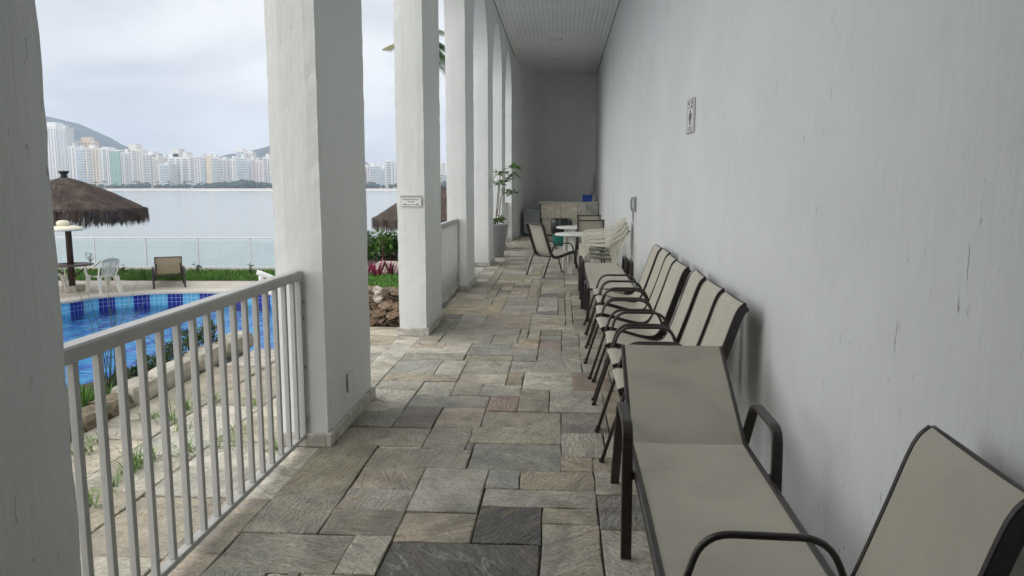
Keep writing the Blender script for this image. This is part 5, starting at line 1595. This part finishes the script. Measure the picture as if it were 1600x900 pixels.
# towers: (x0, x1, top, colour, style, depth, label)
WC = dict(w=(.80,.80,.78), g=(.64,.64,.62), b=(.76,.66,.50), p=(.78,.60,.44), c=(.76,.73,.66), bl=(.60,.69,.78), gn=(.33,.50,.38), pk=(.78,.70,.68))
WMAT = {k: simple('tower_wall_' + k, c, .8, .06, .03) for k, c in WC.items()}
M_WIN = simple('tower_window', (.17, .175, .18), .5, .3, .05)
M_WINB = simple('tower_blue_window', (.20, .32, .42), .5, .25, .05)
M_SLAB = simple('tower_balcony', (.80, .80, .78), .8, .05, .05)
def tower(x0, x1, yt, col, style, dep, label, crowns=(), D=DC):
    a, b = at_y(x0, 290, D).x, at_y(x1, 290, D).x
    zt = at_y((x0 + x1) / 2, yt, D).z; zb = SEA + 2.4
    w = b - a; cx_ = (a + b) / 2
    t = empty('tower_block', (cx_, D, zb)); tag(t, label, 'apartment tower', 'towers of the far skyline')
    H = zt - zb
    MB().box(-w/2, w/2, 0, dep, 0, H).build('wall', WMAT[col], t)
    MB().box(-w/2 - .4, w/2 + .4, -.4, dep + .4, H + .01, H + 1.1).build('parapet', M_SLAB, t)
    for (c0, c1, cy_, cc) in crowns:
        ca, cb_ = at_y(c0, 290, D).x - cx_, at_y(c1, 290, D).x - cx_
        ch = at_y((c0 + c1) / 2, cy_, D).z - zb
        MB().box(ca, cb_, 2, dep - 2, H + 1.11, ch).build('roof_block', WMAT[cc], t)
    rt2 = random.Random(int(x0 * 13))
    if not crowns:
        q = rt2.uniform(-.3, .3) * w; hh = rt2.uniform(3, 7)
        MB().box(q - w * .16, q + w * .16, 3, dep * .6, H + 1.12, H + 1.12 + hh).build('roof_tank', WMAT[rt2.choice(('w', 'c', 'g'))], t)
    fl = 3.0; nfl = int((H - 3) / fl)
    rnd = random.Random(int(x0 * 7 + yt))
    def strip(u0, u1, kind, glass):
        m_ = MB()
        p0, p1 = -w/2 + w * u0, -w/2 + w * u1
        if kind == 'bal':
            m_.box(p0, p1, -.06, -.01, 2.2, 2.2 + nfl * fl); o = m_.build('glazing', glass, t)
            s_ = MB()
            for k in range(nfl): s_.box(p0 - .1, p1 + .1, -1.5, -.061, 2.2 + k * fl, 2.2 + k * fl + 1.5)
            s_.build('balcony_stack', M_SLAB, t)
        else:
            for k in range(nfl): m_.box(p0, p1, -.06, -.01, 2.6 + k * fl, 2.6 + k * fl + 1.7)
            m_.build('window_column', glass, t)
    gw = M_WINB if col in ('bl', 'gn') or style.endswith('B') else M_WIN
    if style[0] == 'B':
        strip(.06, .94, 'bal', gw)
    elif style[0] == 'S':
        strip(.10, .44, 'bal', gw); strip(.56, .70, 'win', M_WIN); strip(.80, .92, 'win', M_WIN)
    elif style[0] == 'M':
        strip(.08, .20, 'win', M_WIN); strip(.34, .66, 'bal', gw); strip(.80, .92, 'win', M_WIN)
    elif style[0] == 'C':
        n = max(2, int(w / 5.5))
        for k in range(n): strip((k + .28) / n, (k + .72) / n, 'win', gw)
    elif style[0] == 'D':
        strip(.05, .30, 'bal', gw); strip(.42, .58, 'bal', gw); strip(.70, .95, 'bal', gw)
    # right flank windows
    return t
tower(131,152,221,'p','C',16,'peach stepped tower rising behind the beige balcony tower', ((131,145,214,'p'),(121,131,223,'c')), D=1440)
tower(371,384,235,'c','B',18,'tall cream tower behind, left of the tall pair', ((374,380,232,'c'),), D=1450)
tower(384.5,397,238,'c','S',18,'tall cream tower behind, right of the tall pair', ((388,395,236,'c'),), D=1450)
tower(250,264,246,'c','M',16,'cream tower behind the low banded white block', (), D=1450)
tower(62,94,198,'w','C',26,'tallest white tower with a roof block at the left end', ((64,93,190.5,'w'),))
tower(95,109,200,'g','CB',24,'tall grey windowed tower touching the tallest white one')
tower(110,121,229,'w','C',24,'narrow white tower left of the blue glass tower')
tower(121,136,233,'bl','B',24,'blue glass tower near the left end of the skyline')
tower(136.5,157.5,232,'b','S',24,'beige tower with white balconies in front of the peach one')
tower(158,174,232,'w','M',24,'white tower just left of the green tower', ((162,172,229.5,'w'),))
tower(175,190,236,'gn','CB',24,'green glass tower of the skyline', ((184,190,234,'w'),))
tower(191,207,239,'g','M',24,'grey white tower just right of the green tower')
tower(207.5,224.5,234,'c','S',24,'cream tower topped by a square roof block', ((204,216,225,'c'),))
tower(225,239,242,'g','D',24,'grey tower right of the square roofed cream one', ((233,241,236,'w'),))
tower(240,249.5,246,'c','S',24,'narrow cream tower left of the low banded block')
tower(249.8,266,257,'w','B',20,'low banded white block among the shore trees', (), D=1380)
tower(264.5,296,246,'w','D',26,'widest white tower with three dark balcony shafts', ((265,281,240,'w'),(272,282,232.5,'c'),(287,294,237,'c')))
tower(296.5,314.5,245,'w','S',24,'bluish white tower right of the widest tower', ((297,310,243.5,'bl'),))
tower(315,323,247,'g','B',24,'narrow grey tower left of the plain beige one')
tower(323.4,332,244,'b','N',22,'plain beige slab without windows mid skyline', ((324,331,240.5,'c'),))
tower(332.4,343,246,'c','B',24,'cream banded tower right of the plain beige slab')
tower(343.5,360,250,'g','D',24,'low grey tower right of the cream banded tower')
tower(360.5,369,248,'w','C',24,'narrow white tower left of the tall cream pair')
tower(369.5,384.5,247,'w','B',22,'pale banded tower in front of the tall cream pair')
tower(385,392,251,'bl','B',22,'narrow blue glass tower in front of the tall cream pair')
tower(392.5,400,250,'pk','M',24,'pinkish white tower right of the narrow blue glass one')
tower(400.5,411,251,'pk','C',24,'pinkish white tower close to the second pier')
tower(411.5,427,246,'w','S',24,'white tower cut off by the second pier')
tower(560,576,258,'pk','C',24,'pinkish tower at the right edge of the second pier')
tower(577,594,260,'w','B',24,'broad white banded tower right of the second pier')
tower(594.7,601.5,263,'bl','S',22,'narrow bluish tower between two white ones')
tower(602,623,252.5,'w','S',24,'taller white tower beside the third pier', ((604,612,250,'w'),))
tower(686,702,273,'g','S',24,'small far tower seen past the third pier')
# towers standing behind the piers, far-off mass
sm = MB(); rs_ = random.Random(6)
px = 428
while px < 690:
    wd = rs_.uniform(9, 17)
    if not (556 < px + wd and px < 626):
        a, b = at_y(px, 290, DC).x, at_y(px + wd - 1, 290, DC).x; zt = at_y(px, rs_.uniform(244, 262), DC).z
        sm.box(a, b, DC, DC + 22, SEA + 2.4, zt)
        for k in range(int((zt - SEA - 5) / 3)): sm.box(a + 1.5, b - 1.5, DC - 1.2, DC - .01, SEA + 5 + k * 3, SEA + 6.1 + k * 3)
    px += wd
tag(sm.build('far_city', WMAT['c']), 'more pale towers hidden by the piers', 'city', kind='stuff')
# shore trees: uneven crowns in a belt
stt = MB(); rs_ = random.Random(19)
ico = bmesh.new(); bmesh.ops.create_icosphere(ico, subdivisions=2, radius=1.0)
ico.verts.index_update(); IV = [v_.co.copy() for v_ in ico.verts]; IF = [[v_.index for v_ in f_.verts] for f_ in ico.faces]
for _ in range(420):
    x = rs_.uniform(-1350, 20); y = rs_.uniform(SH0 + 130, 1378)
    big = .55 + .8 * (mnoise.noise(Vector((x * .008, 0, 2))) + .5)
    r_ = rs_.uniform(3.2, 6.8) * big; s = rs_.uniform(0, 99)
    stt.add([(x + p.x * r_ * (1.3 + .5 * mnoise.noise(p * 2.3 + Vector((s, 0, 0)))), y + p.y * r_, SEA + 2.5 + r_ * .8 + p.z * r_ * (.8 + .5 * mnoise.noise(p * 2.7 + Vector((0, s, 0))))) for p in IV], IF)
for _ in range(46):                 # palms sticking out of the belt
    x = rs_.uniform(-900, -300); y = rs_.uniform(SH0 + 110, SH0 + 140); h = rs_.uniform(7, 13)
    stt.tube([(x, y, SEA + 2), (x + rs_.uniform(-1, 1), y, SEA + 2 + h)], .35, 4)
    for k in range(9):
        a = k * .7 + rs_.uniform(0, .4); p = Vector((x, y, SEA + 2 + h)); d = Vector((math.cos(a), math.sin(a), .15))
        stt.add([p, p + d * 2 + Vector((0, 0, .5)), p + d * 4.2 - Vector((0, 0, 1.6)), p + d * 2 + Vector((.5, .5, -.2))], [(0, 1, 2), (0, 2, 3)])
tag(stt.build('shore_trees', M_SHORE, recalc=False), 'dark belt of trees along the far beach', 'trees', kind='stuff')
# hills
def hill(name, label, prof, Y, depth, seed):
    m_ = MB(); nx, ny = 90, 14
    def h_at(px):
        for (a, ha), (b, hb) in zip(prof, prof[1:]):
            if a <= px <= b:
                t_ = (px - a) / (b - a); t_ = t_ * t_ * (3 - 2 * t_) * .5 + t_ * .5
                return ha + (hb - ha) * t_
        return 292
    vs_ = []
    for i in range(nx + 1):
        px = prof[0][0] + (prof[-1][0] - prof[0][0]) * i / nx
        base = at_y(px, 290, Y).x
        H = max(2.0, at_y(px, h_at(px), Y).z - SEA)
        for j in range(ny + 1):
            v_ = j / ny; y = Y - depth + 2 * depth * v_
            k = math.sin(PI * v_) ** .8
            n_ = mnoise.noise(Vector((base * .006, y * .006, seed))) * .10 + mnoise.noise(Vector((base * .03, y * .03, seed + 4))) * .03
            vs_.append((base, y, SEA + 2 + (H - 2) * k * (1 + n_ * (1 - abs(k) * .75))))
    m_.add(vs_, [(i*(ny+1)+j, (i+1)*(ny+1)+j, (i+1)*(ny+1)+j+1, i*(ny+1)+j+1) for i in range(nx) for j in range(ny)], True)
    tag(m_.build(name, M_FOREST), label, 'hill', kind='structure')
hill('hill', 'tall blue forested hill behind the left towers', [(-220, 250), (-80, 200), (20, 172), (79, 180), (110, 188), (140, 201), (170, 219), (184, 230), (196, 241), (212, 262), (230, 292)], 3100, 500, 1)
hill('hill', 'low blue ridge behind the middle towers', [(150, 292), (190, 246), (215, 238), (240, 237), (262, 243), (285, 256), (330, 292)], 3300, 350, 9)
hill('hill', 'blue hill rising toward the second pier', [(300, 292), (340, 250), (360, 244), (375, 240), (392, 241), (405, 236), (420, 231), (470, 214), (530, 222), (580, 262), (640, 292)], 3200, 450, 5)

# --- sea haze
haze = MB().box(-3950, 2450, -290, 4450, SEA - 1.6, 350).build('haze', None)
tag(haze, 'thin pale sea haze over the bay', 'haze', kind='stuff')
hm = bpy.data.materials.new('haze_air'); hm.use_nodes = True
hn = hm.node_tree; hn.nodes.clear()
ho = hn.nodes.new('ShaderNodeOutputMaterial'); pv = hn.nodes.new('ShaderNodeVolumePrincipled')
pv.inputs['Color'].default_value = (.66, .78, .97, 1)
pv.inputs['Density'].default_value = 0.00018
pv.inputs['Anisotropy'].default_value = 0.0
hn.links.new(pv.outputs[0], ho.inputs['Volume'])
haze.data.materials.append(hm)
